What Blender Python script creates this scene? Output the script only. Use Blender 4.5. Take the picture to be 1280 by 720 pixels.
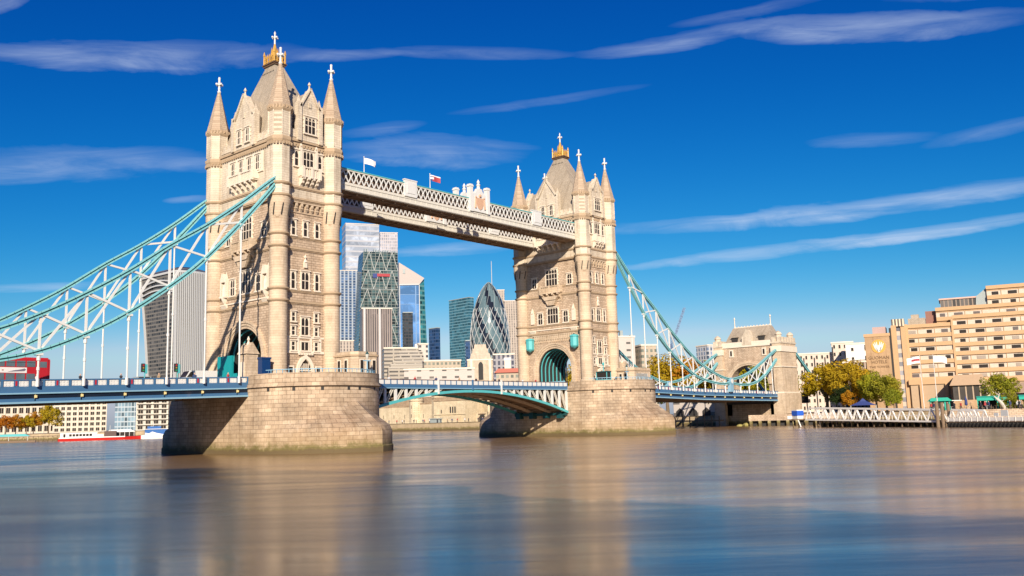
import bpy, bmesh, math, random
from mathutils import Vector, Matrix
R = math.radians
rnd = random.Random(7)
for o in list(bpy.data.objects): bpy.data.objects.remove(o, do_unlink=True)
scene = bpy.context.scene
col = scene.collection
PI = math.pi

# ---------------------------------------------------------------- camera
CAM = Vector((-87.62, -129.75, 4.29))
yaw, pitch, roll = R(40.8136), R(8.2790), R(-1.6437)
fw = Vector((math.cos(yaw)*math.cos(pitch), math.sin(yaw)*math.cos(pitch), math.sin(pitch)))
rt = Vector((math.sin(yaw), -math.cos(yaw), 0)); up = rt.cross(fw)
rt, up = rt*math.cos(roll)+up*math.sin(roll), up*math.cos(roll)-rt*math.sin(roll)
cd = bpy.data.cameras.new('camera'); cam = bpy.data.objects.new('camera', cd); col.objects.link(cam)
m3 = Matrix((rt, up, -fw)).transposed()
cam.matrix_world = Matrix.Translation(CAM) @ m3.to_4x4()
cd.sensor_width = 36; cd.lens = 1118.6/1280*36; cd.clip_start = 0.5; cd.clip_end = 9000
scene.camera = cam
scene.render.resolution_x = 1024; scene.render.resolution_y = 576
scene.view_settings.view_transform = 'Standard'; scene.view_settings.look = 'None'
scene.view_settings.gamma = 1; scene.view_settings.exposure = 0.62
scene.view_settings.use_curve_mapping = False
scene.render.engine = 'CYCLES'
scene.cycles.max_bounces = 6; scene.cycles.diffuse_bounces = 3; scene.cycles.glossy_bounces = 3
scene.cycles.sample_clamp_indirect = 4

# ---------------------------------------------------------------- sun and sky
SUN_EL, SUN_AZ = R(23.5), R(41)          # azimuth from the bridge's southern end towards the east bank side
sdir = Vector((-math.cos(SUN_EL)*math.cos(SUN_AZ), -math.cos(SUN_EL)*math.sin(SUN_AZ), math.sin(SUN_EL)))
sl = bpy.data.lights.new('sun', 'SUN'); sl.energy = 4.6; sl.angle = R(0.53); sl.color = (1.0, 0.87, 0.72)
so = bpy.data.objects.new('sun', sl); col.objects.link(so)
so.rotation_euler = sdir.to_track_quat('Z', 'Y').to_euler(); so.location = (-60, -60, 120)

world = bpy.data.worlds.new('World'); scene.world = world; world.use_nodes = True
W = world.node_tree; W.nodes.clear()
def wn(t, **k):
    n = W.nodes.new(t)
    for a, b in k.items(): setattr(n, a, b)
    return n
def wmath(op, a, b=None, clamp=False):
    n = wn('ShaderNodeMath', operation=op, use_clamp=clamp)
    for i, v in enumerate((a, b)):
        if v is None: continue
        if isinstance(v, (int, float)): n.inputs[i].default_value = v
        else: W.links.new(v, n.inputs[i])
    return n.outputs[0]
sky = wn('ShaderNodeTexSky', sky_type='NISHITA'); sky.sun_disc = False
sky.sun_elevation = SUN_EL
sky.sun_rotation = math.atan2(sdir.x, sdir.y)
sky.air_density = 1.0; sky.dust_density = 0.35; sky.ozone_density = 2.2; sky.altitude = 10
# the camera profile of the photograph deepens the blue of the sky: one power curve per channel
chan = []; se = wn('ShaderNodeSeparateColor'); W.links.new(sky.outputs[0], se.inputs[0]); co = wn('ShaderNodeCombineColor')
for i, (p_, a_, ref) in enumerate(((4.5, 0.080, 0.52), (1.735, 0.454, 0.84), (1.0, 0.745, 1.0))):
    v_ = wmath('MULTIPLY', se.outputs[i], 0.131/ref); v_ = wmath('POWER', v_, p_)
    v_ = wmath('MINIMUM', wmath('MULTIPLY', v_, a_/0.131), 8.0); chan.append(v_)
r_ = wmath('MINIMUM', chan[0], wmath('MULTIPLY', chan[1], 0.66)); g_ = wmath('MINIMUM', chan[1], wmath('MULTIPLY', chan[2], 0.86))
for i, v_ in enumerate((r_, g_, chan[2])): W.links.new(v_, co.inputs[i])
tc = wn('ShaderNodeTexCoord'); sp = wn('ShaderNodeSeparateXYZ'); W.links.new(tc.outputs['Generated'], sp.inputs[0])
AZ = wmath('ARCTAN2', sp.outputs[1], sp.outputs[0]); ELV = wmath('ARCSINE', sp.outputs[2])
def cloud(az, el, ln, wd, tilt, amt, seed):
    """one streak of cirrus at a bearing and height in the sky (degrees)"""
    a = wmath('SUBTRACT', AZ, R(az)); e = wmath('SUBTRACT', ELV, R(el))
    c, s = math.cos(R(tilt)), math.sin(R(tilt))
    u = wmath('ADD', wmath('MULTIPLY', a, -c), wmath('MULTIPLY', e, s))
    v = wmath('ADD', wmath('MULTIPLY', a, s), wmath('MULTIPLY', e, c))
    uu = wmath('MULTIPLY', u, 1/R(ln)); vv = wmath('MULTIPLY', v, 1/R(wd))
    cb = wn('ShaderNodeCombineXYZ'); W.links.new(wmath('MULTIPLY', u, 6.0), cb.inputs[0]); W.links.new(wmath('MULTIPLY', v, 26.0), cb.inputs[1]); cb.inputs[2].default_value = seed*3.7
    nz = wn('ShaderNodeTexNoise'); nz.inputs['Scale'].default_value = 1.0; nz.inputs['Detail'].default_value = 6; nz.inputs['Roughness'].default_value = 0.6; nz.inputs['Distortion'].default_value = 0.8
    W.links.new(cb.outputs[0], nz.inputs['Vector'])
    vw = wmath('ADD', vv, wmath('MULTIPLY', wmath('SUBTRACT', nz.outputs[0], 0.5), 1.9))
    cb2 = wn('ShaderNodeCombineXYZ'); W.links.new(wmath('MULTIPLY', wmath('ADD', u, wmath('MULTIPLY', v, 0.9)), 8.0), cb2.inputs[0]); W.links.new(wmath('MULTIPLY', v, 70.0), cb2.inputs[1]); cb2.inputs[2].default_value = seed*5.1+2
    n2 = wn('ShaderNodeTexNoise'); n2.inputs['Scale'].default_value = 1.0; n2.inputs['Detail'].default_value = 7; n2.inputs['Roughness'].default_value = 0.62; n2.inputs['Distortion'].default_value = 1.0
    W.links.new(cb2.outputs[0], n2.inputs['Vector'])
    d = wmath('ADD', wmath('MULTIPLY', uu, uu), wmath('MULTIPLY', vw, vw))
    g = wmath('SUBTRACT', 1.0, d, clamp=True)
    w_ = wmath('MULTIPLY', wmath('SUBTRACT', n2.outputs[0], 0.12), 1.5, clamp=True)
    w2_ = wmath('MULTIPLY', wmath('SUBTRACT', nz.outputs[0], 0.22), 2.2, clamp=True)
    return wmath('MULTIPLY', wmath('MULTIPLY', wmath('MULTIPLY', g, w_), w2_), amt*2.0)
CL = [(64, 21.7, 11, 0.88, 6, 0.34), (52, 22.8, 4.5, 0.41, 4, 0.19), (67, 15.2, 8, 1.16, 7, 0.28), (59, 15.9, 4, 0.54, 4, 0.19), (45.5, 17.1, 7, 1.09, -1, 0.26), (49, 18.4, 3, 0.41, 8, 0.15), (43, 23.0, 7, 0.41, -2, 0.2), (29, 23.0, 8, 0.54, 3, 0.26), (17.5, 22.2, 10, 0.88, -8, 0.34), (11, 22.9, 6, 0.61, -6, 0.27), (24, 24.2, 6, 0.41, 2, 0.14), (38, 20.0, 7, 0.31, 5, 0.11), (18, 15.8, 4, 0.48, -5, 0.14), (11.5, 15.3, 4, 0.48, 4, 0.16), (21, 11.75, 15.0, 0.65, 0.5, 0.56), (13, 12.0, 7, 0.73, 1, 0.21), (21, 9.85, 14.5, 0.48, 2.2, 0.61), (69, 8.1, 4.2, 0.28, 5, 0.42), (44.5, 10.9, 5.2, 0.48, 2, 0.27), (71.5, 23.6, 2.2, 0.54, 30, 0.31), (61.0, 13.7, 1.6, 0.28, 6, 0.26), (-10, 14, 14, 1.61, 3, 0.34), (110, 18, 16, 1.36, 4, 0.25)]
tot = None
for i, c_ in enumerate(CL):
    g = cloud(*c_, i)
    tot = g if tot is None else wmath('ADD', tot, g)
tot = wmath('MINIMUM', tot, 0.85)
mx = wn('ShaderNodeMix', data_type='RGBA'); W.links.new(tot, mx.inputs['Factor']); W.links.new(co.outputs[0], mx.inputs['A'])
mx.inputs['B'].default_value = (5.0, 5.8, 7.2, 1)
bg = wn('ShaderNodeBackground'); bg.inputs['Strength'].default_value = 0.085
W.links.new(mx.outputs['Result'], bg.inputs[0])
wo = wn('ShaderNodeOutputWorld'); W.links.new(bg.outputs[0], wo.inputs[0])

# ---------------------------------------------------------------- materials
class NT:
    def __init__(s, name):
        s.m = bpy.data.materials.new(name); s.m.use_nodes = True; s.t = s.m.node_tree
        s.p = s.t.nodes['Principled BSDF']
    def n(s, t, ins=None, **k):
        n = s.t.nodes.new(t)
        for a, b in k.items(): setattr(n, a, b)
        for a, b in (ins or {}).items(): s.set(n.inputs[a], b)
        return n
    def set(s, inp, v):
        if hasattr(v, 'bl_idname') and not hasattr(v, 'is_output'): v = v.outputs[0]
        if hasattr(v, 'is_output'): s.t.links.new(v, inp)
        else:
            if isinstance(v, tuple) and len(v) == 3 and inp.type == 'RGBA': v = v+(1,)
            inp.default_value = v
    def math(s, op, a, b=0.0, c=None, clamp=False):
        n = s.t.nodes.new('ShaderNodeMath'); n.operation = op; n.use_clamp = clamp
        s.set(n.inputs[0], a); s.set(n.inputs[1], b)
        if c is not None: s.set(n.inputs[2], c)
        return n.outputs[0]
    def mix(s, f, a, b, mode='MIX'):
        n = s.t.nodes.new('ShaderNodeMix'); n.data_type = 'RGBA'; n.blend_type = mode
        s.set(n.inputs['Factor'], f); s.set(n.inputs['A'], a); s.set(n.inputs['B'], b)
        return n.outputs['Result']
    def noise(s, scale, detail=4, rough=0.6, vec=None, dist=0.0):
        n = s.n('ShaderNodeTexNoise', {'Scale': scale, 'Detail': detail, 'Roughness': rough, 'Distortion': dist})
        s.set(n.inputs['Vector'], vec if vec is not None else s.obj())
        return n.outputs[0]
    def obj(s):
        if not hasattr(s, '_o'): s._o = s.t.nodes.new('ShaderNodeTexCoord').outputs['Object']
        return s._o
    def world(s):
        if not hasattr(s, '_w'): s._w = s.t.nodes.new('ShaderNodeNewGeometry').outputs['Position']
        return s._w
    def sep(s, v): return s.n('ShaderNodeSeparateXYZ', {0: v}).outputs
    def comb(s, x, y, z=0.0): return s.n('ShaderNodeCombineXYZ', {0: x, 1: y, 2: z}).outputs[0]
    def ramp(s, f, lo, hi):
        return s.n('ShaderNodeMapRange', {'Value': f, 'From Min': lo, 'From Max': hi}).outputs[0]
    def bump(s, h, strength, dist=0.05):
        b = s.n('ShaderNodeBump', {'Height': h, 'Strength': strength, 'Distance': dist}); s.set(s.p.inputs['Normal'], b.outputs[0])
    def base(s, c): s.set(s.p.inputs['Base Color'], c)
    def rough(s, r): s.set(s.p.inputs['Roughness'], r)

def stone(name, c1, c2, joint, bw, bh, var=0.3, bump=0.4, mortar=0.03, extra=None, rough=0.85, drum=False, streak=0.55):
    t = NT(name); x, y, z = t.sep(t.obj()); u0 = t.math('ADD', x, y)
    if drum:        # run the courses round the rounded ends of the piers
        ay = t.math('ABSOLUTE', y)
        u0 = t.math('ADD', t.math('MINIMUM', ay, 11.2), t.math('MULTIPLY', t.math('ARCTAN2', t.math('MAXIMUM', t.math('SUBTRACT', ay, 11.2), 0.0), t.math('ABSOLUTE', x)), 13.0))
    v = t.comb(u0, z)
    br = t.n('ShaderNodeTexBrick', {'Vector': v, 'Color1': c1, 'Color2': c2, 'Mortar': joint, 'Scale': 1.0, 'Mortar Size': mortar, 'Mortar Smooth': 0.3, 'Bias': 0.0, 'Brick Width': bw, 'Row Height': bh})
    big = t.noise(0.22, 5, 0.65); fine = t.noise(3.5, 4, 0.7)
    c = t.mix(t.ramp(big, 0.3, 0.7), tuple(1-var*0.9 for _ in range(3)), (1.0+var*0.25,)*3)
    c = t.mix(1.0, br.outputs['Color'], c, 'MULTIPLY')
    f = t.mix(fine, (0.82, 0.8, 0.78), (1.15, 1.15, 1.14)); c = t.mix(1.0, c, f, 'MULTIPLY')
    # soot and rain streaks running down the stone
    st = t.noise(1.0, 5, 0.65, t.comb(t.math('MULTIPLY', u0, 1.1), t.math('MULTIPLY', z, 0.12)))
    c = t.mix(t.math('MULTIPLY', t.ramp(st, 0.5, 0.75), streak), c, t.mix(1.0, c, (0.5, 0.44, 0.38), 'MULTIPLY'))
    if extra: c = extra(t, c, x, y, z)
    t.base(c); t.rough(rough)
    h = t.math('ADD', t.math('MULTIPLY', t.math('SUBTRACT', 1.0, br.outputs['Fac']), 0.6), t.math('MULTIPLY', fine, 0.5))
    t.bump(h, bump, 0.06)
    return t.m

def plain(name, c, rough=0.6, metal=0.0, var=0.12, scale=1.5, bump=0.0, spec=0.5):
    t = NT(name); n = t.noise(scale, 4, 0.65)
    cc = t.mix(n, tuple(k*(1-var) for k in c), tuple(min(1, k*(1+var)) for k in c))
    t.base(cc); t.rough(t.math('ADD', t.math('MULTIPLY', n, 0.2), rough-0.1)); t.p.inputs['Metallic'].default_value = metal
    t.p.inputs['Specular IOR Level'].default_value = spec
    if bump: t.bump(n, bump)
    return t.m

def paint(name, c, wear=(0.35, 0.25, 0.18), amt=0.35, rough=0.45):
    """gloss paint on riveted iron, with a little grime"""
    t = NT(name); n = t.noise(0.9, 5, 0.7); f = t.noise(5, 3, 0.6)
    cc = t.mix(f, tuple(k*0.9 for k in c), tuple(min(1, k*1.06) for k in c))
    cc = t.mix(t.math('MULTIPLY', t.ramp(n, 0.58, 0.8), amt), cc, wear)
    t.base(cc); t.rough(t.math('ADD', t.math('MULTIPLY', n, 0.3), rough-0.12)); t.bump(f, 0.1, 0.02)
    return t.m

def facade(name, wall, glass, bw, bh, fw_, fh, grough=0.15, wall2=None, metal=0.0, glvar=0.5, off=(0.0, 0.0), wrough=0.8, uv=False):
    """far building skin: a grid of panes in a wall, in the building's own metres"""
    t = NT(name)
    x, y, z = t.sep(t.obj()); u = t.math('ADD', x, y)
    ui = t.math('ADD', t.math('DIVIDE', u, bw), 100+off[0]); vi = t.math('ADD', t.math('DIVIDE', z, bh), off[1])
    fu = t.math('FRACT', ui); fv = t.math('FRACT', vi)
    mu = t.math('LESS_THAN', fu, fw_); mv = t.math('LESS_THAN', fv, fh); m = t.math('MULTIPLY', mu, mv)
    big = t.noise(0.035, 4, 0.6, dist=1.5)
    wnz = t.n('ShaderNodeTexWhiteNoise', {'Vector': t.comb(t.math('FLOOR', ui), t.math('FLOOR', vi))}, noise_dimensions='3D')
    g = t.mix(wnz.outputs['Value'], tuple(k*(1-glvar) for k in glass), tuple(min(1, k*(1+glvar)) for k in glass))
    g = t.mix(t.math('MULTIPLY', t.ramp(big, 0.45, 0.62), 0.6), g, t.mix(1.0, g, (2.0, 2.0, 2.0), 'MULTIPLY'))  # broad patches of panes painted brighter, standing in for uneven sky reflections
    n = t.noise(0.15, 4, 0.6); w = t.mix(n, tuple(k*0.85 for k in wall), tuple(min(1, k*1.1) for k in (wall2 or wall)))
    t.base(t.mix(m, w, g)); t.rough(t.math('ADD', t.math('MULTIPLY', m, grough-wrough), wrough))
    t.p.inputs['Metallic'].default_value = metal
    t.bump(t.math('SUBTRACT', 1.0, m), 0.5, 0.25)
    return t.m

def foliage(name, a, b, c):
    t = NT(name); n1 = t.noise(0.35, 3, 0.6); oi = t.t.nodes.new('ShaderNodeObjectInfo')
    n2 = t.noise(2.5, 3, 0.6)
    cc = t.mix(t.ramp(n1, 0.35, 0.65), a, b); cc = t.mix(t.ramp(n2, 0.45, 0.75), cc, c)
    cc = t.n('ShaderNodeHueSaturation', {'Color': cc, 'Hue': t.math('ADD', t.math('MULTIPLY', oi.outputs['Random'], 0.03), 0.485)}).outputs[0]
    t.base(cc); t.rough(0.65); t.p.inputs['Transmission Weight'].default_value = 0
    t.p.inputs['Specular IOR Level'].default_value = 0.2
    tr = t.n('ShaderNodeBsdfTranslucent', {'Color': cc}); ms = t.n('ShaderNodeMixShader', {0: 0.45})
    t.t.links.new(t.p.outputs[0], ms.inputs[1]); t.t.links.new(tr.outputs[0], ms.inputs[2])
    t.t.links.new(ms.outputs[0], t.t.nodes['Material Output'].inputs[0])
    return t.m

# ---------------------------------------------------------------- mesh helpers
class MB:
    def __init__(s): s.v = []; s.f = []; s.mi = []; s.cur = 0
    def add(s, vs, fs):
        b = len(s.v); s.v += [tuple(p) for p in vs]; s.f += [tuple(b+i for i in f) for f in fs]; s.mi += [s.cur]*len(fs); return s
    def box(s, x0, x1, y0, y1, z0, z1):
        return s.add([(x0,y0,z0),(x1,y0,z0),(x1,y1,z0),(x0,y1,z0),(x0,y0,z1),(x1,y0,z1),(x1,y1,z1),(x0,y1,z1)],
                     [(0,3,2,1),(4,5,6,7),(0,1,5,4),(1,2,6,5),(2,3,7,6),(3,0,4,7)])
    def hexa(s, b, t):
        """box-like solid from 4 bottom and 4 top points"""
        return s.add(list(b)+list(t), [(0,3,2,1),(4,5,6,7),(0,1,5,4),(1,2,6,5),(2,3,7,6),(3,0,4,7)])
    def prism(s, pts, ax, a, b):
        """polygon extruded along an axis: pts are the two other coordinates in order"""
        n = len(pts)
        def P(p, h):
            return {'x': (h, p[0], p[1]), 'y': (p[0], h, p[1]), 'z': (p[0], p[1], h)}[ax]
        return s.add([P(p, a) for p in pts]+[P(p, b) for p in pts],
                     [tuple(range(n))[::-1], tuple(range(n, 2*n))]+[(i, (i+1) % n, n+(i+1) % n, n+i) for i in range(n)])
    def beam(s, p, q, w, h=None, upv=(0, 0, 1)):
        p, q = Vector(p), Vector(q); h = h or w; d = (q-p).normalized(); u = Vector(upv)
        if abs(d.dot(u)) > 0.98: u = Vector((0, 1, 0))
        a = d.cross(u).normalized(); b = a.cross(d).normalized(); a *= w/2; b *= h/2
        return s.hexa([p-a-b, p+a-b, p+a+b, p-a+b], [q-a-b, q+a-b, q+a+b, q-a+b])
    def tube(s, p, q, r, r2=None, n=8, cap=True):
        p, q = Vector(p), Vector(q); r2 = r if r2 is None else r2; d = (q-p).normalized()
        u = Vector((0, 0, 1)) if abs(d.z) < 0.95 else Vector((1, 0, 0)); a = d.cross(u).normalized(); b = a.cross(d)
        vs = [p+(a*math.cos(2*PI*i/n)+b*math.sin(2*PI*i/n))*r for i in range(n)]+[q+(a*math.cos(2*PI*i/n)+b*math.sin(2*PI*i/n))*r2 for i in range(n)]
        fs = [(i, (i+1) % n, n+(i+1) % n, n+i) for i in range(n)]
        if cap: fs += [tuple(range(n))[::-1], tuple(range(n, 2*n))]
        return s.add(vs, fs)
    def lathe(s, prof, n=12, cx=0, cy=0, ph=0.0):
        vs = []
        for r, z in prof: vs += [(cx+r*math.cos(ph+2*PI*i/n), cy+r*math.sin(ph+2*PI*i/n), z) for i in range(n)]
        m = len(prof); fs = [(k*n+i, k*n+(i+1) % n, (k+1)*n+(i+1) % n, (k+1)*n+i) for k in range(m-1) for i in range(n)]
        return s.add(vs, fs+[tuple(range(n))[::-1], tuple(range((m-1)*n, m*n))])
    def ball(s, c, r, n=8, sz=1.0):
        prof = [(max(1e-3, r*math.sin(PI*k/6)), c[2]-r*sz*math.cos(PI*k/6)) for k in range(7)]
        return s.lathe(prof, n, c[0], c[1])
    def loft(s, rings, cap=True):
        n = len(rings[0]); vs = [p for r_ in rings for p in r_]
        fs = [(k*n+i, k*n+(i+1) % n, (k+1)*n+(i+1) % n, (k+1)*n+i) for k in range(len(rings)-1) for i in range(n)]
        if cap: fs += [tuple(range(n))[::-1], tuple(range((len(rings)-1)*n, len(rings)*n))]
        return s.add(vs, fs)
    def mesh(s, name, mats, org=(0, 0, 0), smooth=False, flip=1):
        me = bpy.data.meshes.new(name)
        me.from_pydata([(v[0]-org[0], v[1]-org[1], v[2]-org[2]) for v in s.v], [], s.f)
        for m in (mats if isinstance(mats, (list, tuple)) else [mats]): me.materials.append(m)
        me.polygons.foreach_set('material_index', s.mi)
        bm = bmesh.new(); bm.from_mesh(me); bmesh.ops.recalc_face_normals(bm, faces=bm.faces); bm.to_mesh(me); bm.free()
        if smooth:
            me.polygons.foreach_set('use_smooth', [True]*len(me.polygons)); me.set_sharp_from_angle(angle=R(35))
        me.update(); return me
    def build(s, name, mats, parent=None, org=(0, 0, 0), smooth=False, loc=None, rz=0.0):
        return link(name, s.mesh(name, mats, org, smooth), parent, loc, rz)
def link(name, me, parent=None, loc=None, rz=0.0):
    o = bpy.data.objects.new(name, me); col.objects.link(o)
    if parent: o.parent = parent
    if loc is not None: o.location = loc
    o.rotation_euler.z = rz
    return o
def tag(o, label=None, cat=None, group=None, kind=None):
    if label: o['label'] = label
    if cat: o['category'] = cat
    if group: o['group'] = group
    if kind: o['kind'] = kind
    return o
def thing(name, label, cat, loc=(0, 0, 0), rz=0.0, group=None):
    o = bpy.data.objects.new(name, None); col.objects.link(o); o.location = loc; o.rotation_euler.z = rz
    o.empty_display_size = 0.5
    return tag(o, label, cat, group)
def copy_tree(o, parent=None):
    c = o.copy(); col.objects.link(c); c.parent = parent
    for ch in list(o.children): copy_tree(ch, c)
    return c
def spline(pts, n):
    """points resampled smoothly (Catmull-Rom in 2-D)"""
    P = [pts[0]]+list(pts)+[pts[-1]]; out = []
    for i in range(1, len(P)-2):
        for k in range(n):
            t = k/n; a, b, c, d = P[i-1], P[i], P[i+1], P[i+2]
            out.append(tuple(0.5*((2*b[j])+(-a[j]+c[j])*t+(2*a[j]-5*b[j]+4*c[j]-d[j])*t*t+(-a[j]+3*b[j]-3*c[j]+d[j])*t**3) for j in range(len(b))))
    out.append(tuple(pts[-1])); return out
def interp(pts, x):
    for a, b in zip(pts, pts[1:]):
        if a[0] <= x <= b[0]: return a[1]+(b[1]-a[1])*(x-a[0])/(b[0]-a[0])
    return pts[0][1] if x < pts[0][0] else pts[-1][1]
# ================================================================ materials of the bridge
ASH1, ASH2 = (0.66, 0.53, 0.385), (0.57, 0.45, 0.32)
M_ash = stone('turret_ashlar', ASH1, ASH2, (0.40, 0.29, 0.19), 1.15, 0.42, 0.28, 0.35, 0.02, streak=0.7)
M_gran = stone('rough_granite', (0.63, 0.49, 0.355), (0.49, 0.365, 0.255), (0.35, 0.26, 0.18), 0.9, 0.4, 0.35, 0.8, 0.04, streak=0.75)
M_port = plain('portland_stone', (0.70, 0.61, 0.49), 0.8, var=0.16, scale=0.8, bump=0.3)
M_upper = stone('upper_pale_stone', (0.70, 0.61, 0.48), (0.62, 0.53, 0.41), (0.45, 0.37, 0.27), 1.0, 0.4, 0.28, 0.4, 0.02, streak=0.8)
M_string = plain('string_stone', (0.42, 0.31, 0.2), 0.85, var=0.25, scale=1.2, bump=0.4)
M_slate = stone('roof_slate', (0.46, 0.39, 0.30), (0.39, 0.33, 0.25), (0.28, 0.23, 0.17), 0.45, 0.25, 0.2, 0.5, 0.02, rough=0.7)
M_spire = stone('spire_stone', (0.50, 0.39, 0.28), (0.41, 0.31, 0.22), (0.33, 0.24, 0.16), 0.6, 0.38, 0.15, 0.4, 0.03)
M_gold = plain('gilding', (0.62, 0.36, 0.08), 0.4, metal=0.3, var=0.2)
M_chain = paint('turquoise_paint', (0.22, 0.54, 0.57), amt=0.2)
M_white = paint('white_paint', (0.66, 0.66, 0.63), amt=0.2)
M_offw = paint('stone_white_paint', (0.62, 0.59, 0.51), amt=0.35)
M_teal = paint('teal_paint', (0.085, 0.42, 0.44), amt=0.12)
M_dteal = paint('dark_teal_paint', (0.008, 0.06, 0.065), amt=0.1)
M_blue = paint('blue_paint', (0.05, 0.14, 0.27), amt=0.2)
M_lblue = paint('pale_blue_paint', (0.22, 0.40, 0.52), amt=0.15)
M_dblue = paint('deep_blue_paint', (0.003, 0.009, 0.022), amt=0.05)
M_red = paint('red_paint', (0.42, 0.012, 0.02), amt=0.05)
M_soffit = plain('soffit_boards', (0.26, 0.17, 0.105), 0.8, var=0.35, scale=0.9)
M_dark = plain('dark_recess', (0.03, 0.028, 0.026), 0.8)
M_road = plain('asphalt', (0.06, 0.06, 0.06), 0.9)
def glassy(name, c, rough=0.08, spec=0.6):
    t = NT(name); n = t.noise(0.8, 2, 0.5); t.base(t.mix(n, tuple(k*0.6 for k in c), tuple(k*1.5 for k in c))); t.rough(rough); t.p.inputs['Specular IOR Level'].default_value = spec; return t.m
M_pane = glassy('window_glass', (0.028, 0.022, 0.018), 0.3, 0.3)
def mossy(t, c, x, y, z):
    wz = t.sep(t.world())[2]
    n = t.noise(0.7, 5, 0.7); n2 = t.noise(0.12, 3, 0.6, t.comb(t.math('MULTIPLY', t.math('ADD', x, y), 6.0), z))
    k = t.math('SUBTRACT', t.math('MULTIPLY_ADD', n, 2.8, 0.05), wz)
    c = t.mix(t.ramp(k, -0.25, 0.6), c, t.mix(n2, (0.022, 0.04, 0.004), (0.08, 0.085, 0.012)))
    c = t.mix(t.ramp(t.math('SUBTRACT', t.math('MULTIPLY_ADD', n, 1.6, 0.0), wz), 0.0, 0.25), c, (0.005, 0.006, 0.004))
    k2 = t.math('SUBTRACT', t.math('MULTIPLY_ADD', n2, 3.0, 2.2), wz)
    return t.mix(t.math('MULTIPLY', t.ramp(k2, -0.5, 2.0), 0.35), c, (0.33, 0.23, 0.10))
def pierskin(t, c, x, y, z):
    # brown weathering lying over the sloping caps of the cutwaters, and pale leached patches
    n = t.noise(0.35, 5, 0.7); n2 = t.noise(0.9, 5, 0.7)
    k = t.math('MULTIPLY', t.ramp(t.math('ABSOLUTE', y), 16.0, 21.0), t.math('MULTIPLY', t.ramp(z, 8.5, 5.5), t.ramp(t.math('ADD', t.math('MULTIPLY', n, .6), t.math('MULTIPLY', n2, .4)), 0.38, 0.58)))
    c = t.mix(t.math('MULTIPLY', k, 0.6), c, t.mix(1.0, c, (0.52, 0.42, 0.34), 'MULTIPLY'))
    c = t.mix(t.math('MULTIPLY', t.ramp(n2, 0.58, 0.75), 0.45), c, (0.62, 0.53, 0.42))
    return mossy(t, c, x, y, z)
M_pier = stone('pier_granite', (0.60, 0.47, 0.335), (0.44, 0.33, 0.225), (0.25, 0.18, 0.12), 1.5, 0.62, 0.5, 0.55, 0.035, extra=pierskin, drum=True, streak=0.8)

TX = (0.0, 82.3)          # tower centres along the bridge
def road_z(d):            # height of the roadway, d = distance from a tower's centre
    return 10.95-0.027*min(d, 46)-0.011*max(0, d-46)

# ---------------------------------------------------------------- piers
def pier_plan(z):
    """half plan (east end) of the pier outline at height z, angles round the drum centre"""
    yc, r = 11.2, 10.65
    t = 17.0; cut = max(0.0, z-3.6)/0.66
    out = []
    c = max(0.0, (t*t-r*r)/(2*r)); Rr = r+c
    for k in range(33):
        th = PI*k/32                                   # 0 = +x, PI = -x, going round the nose at -y
        ca, sa = math.cos(th), math.sin(th)
        # ogive: distance along the ray from the drum centre
        s = 1 if ca >= 0 else -1; b = s*ca*c; rr = -b+math.sqrt(max(0, b*b-(c*c-Rr*Rr)))-cut
        rr = max(rr, r); out.append((rr*ca, -yc-rr*sa))
    return out
def pier_ring(z, grow=0.0):
    e = pier_plan(z); w = [(-x, -y) for x, y in e]
    pts = e+w
    if grow: pts = [(x*(1+grow/12), y*(1+grow/20)) for x, y in pts]
    return [(x, y, z) for x, y in pts]
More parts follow.
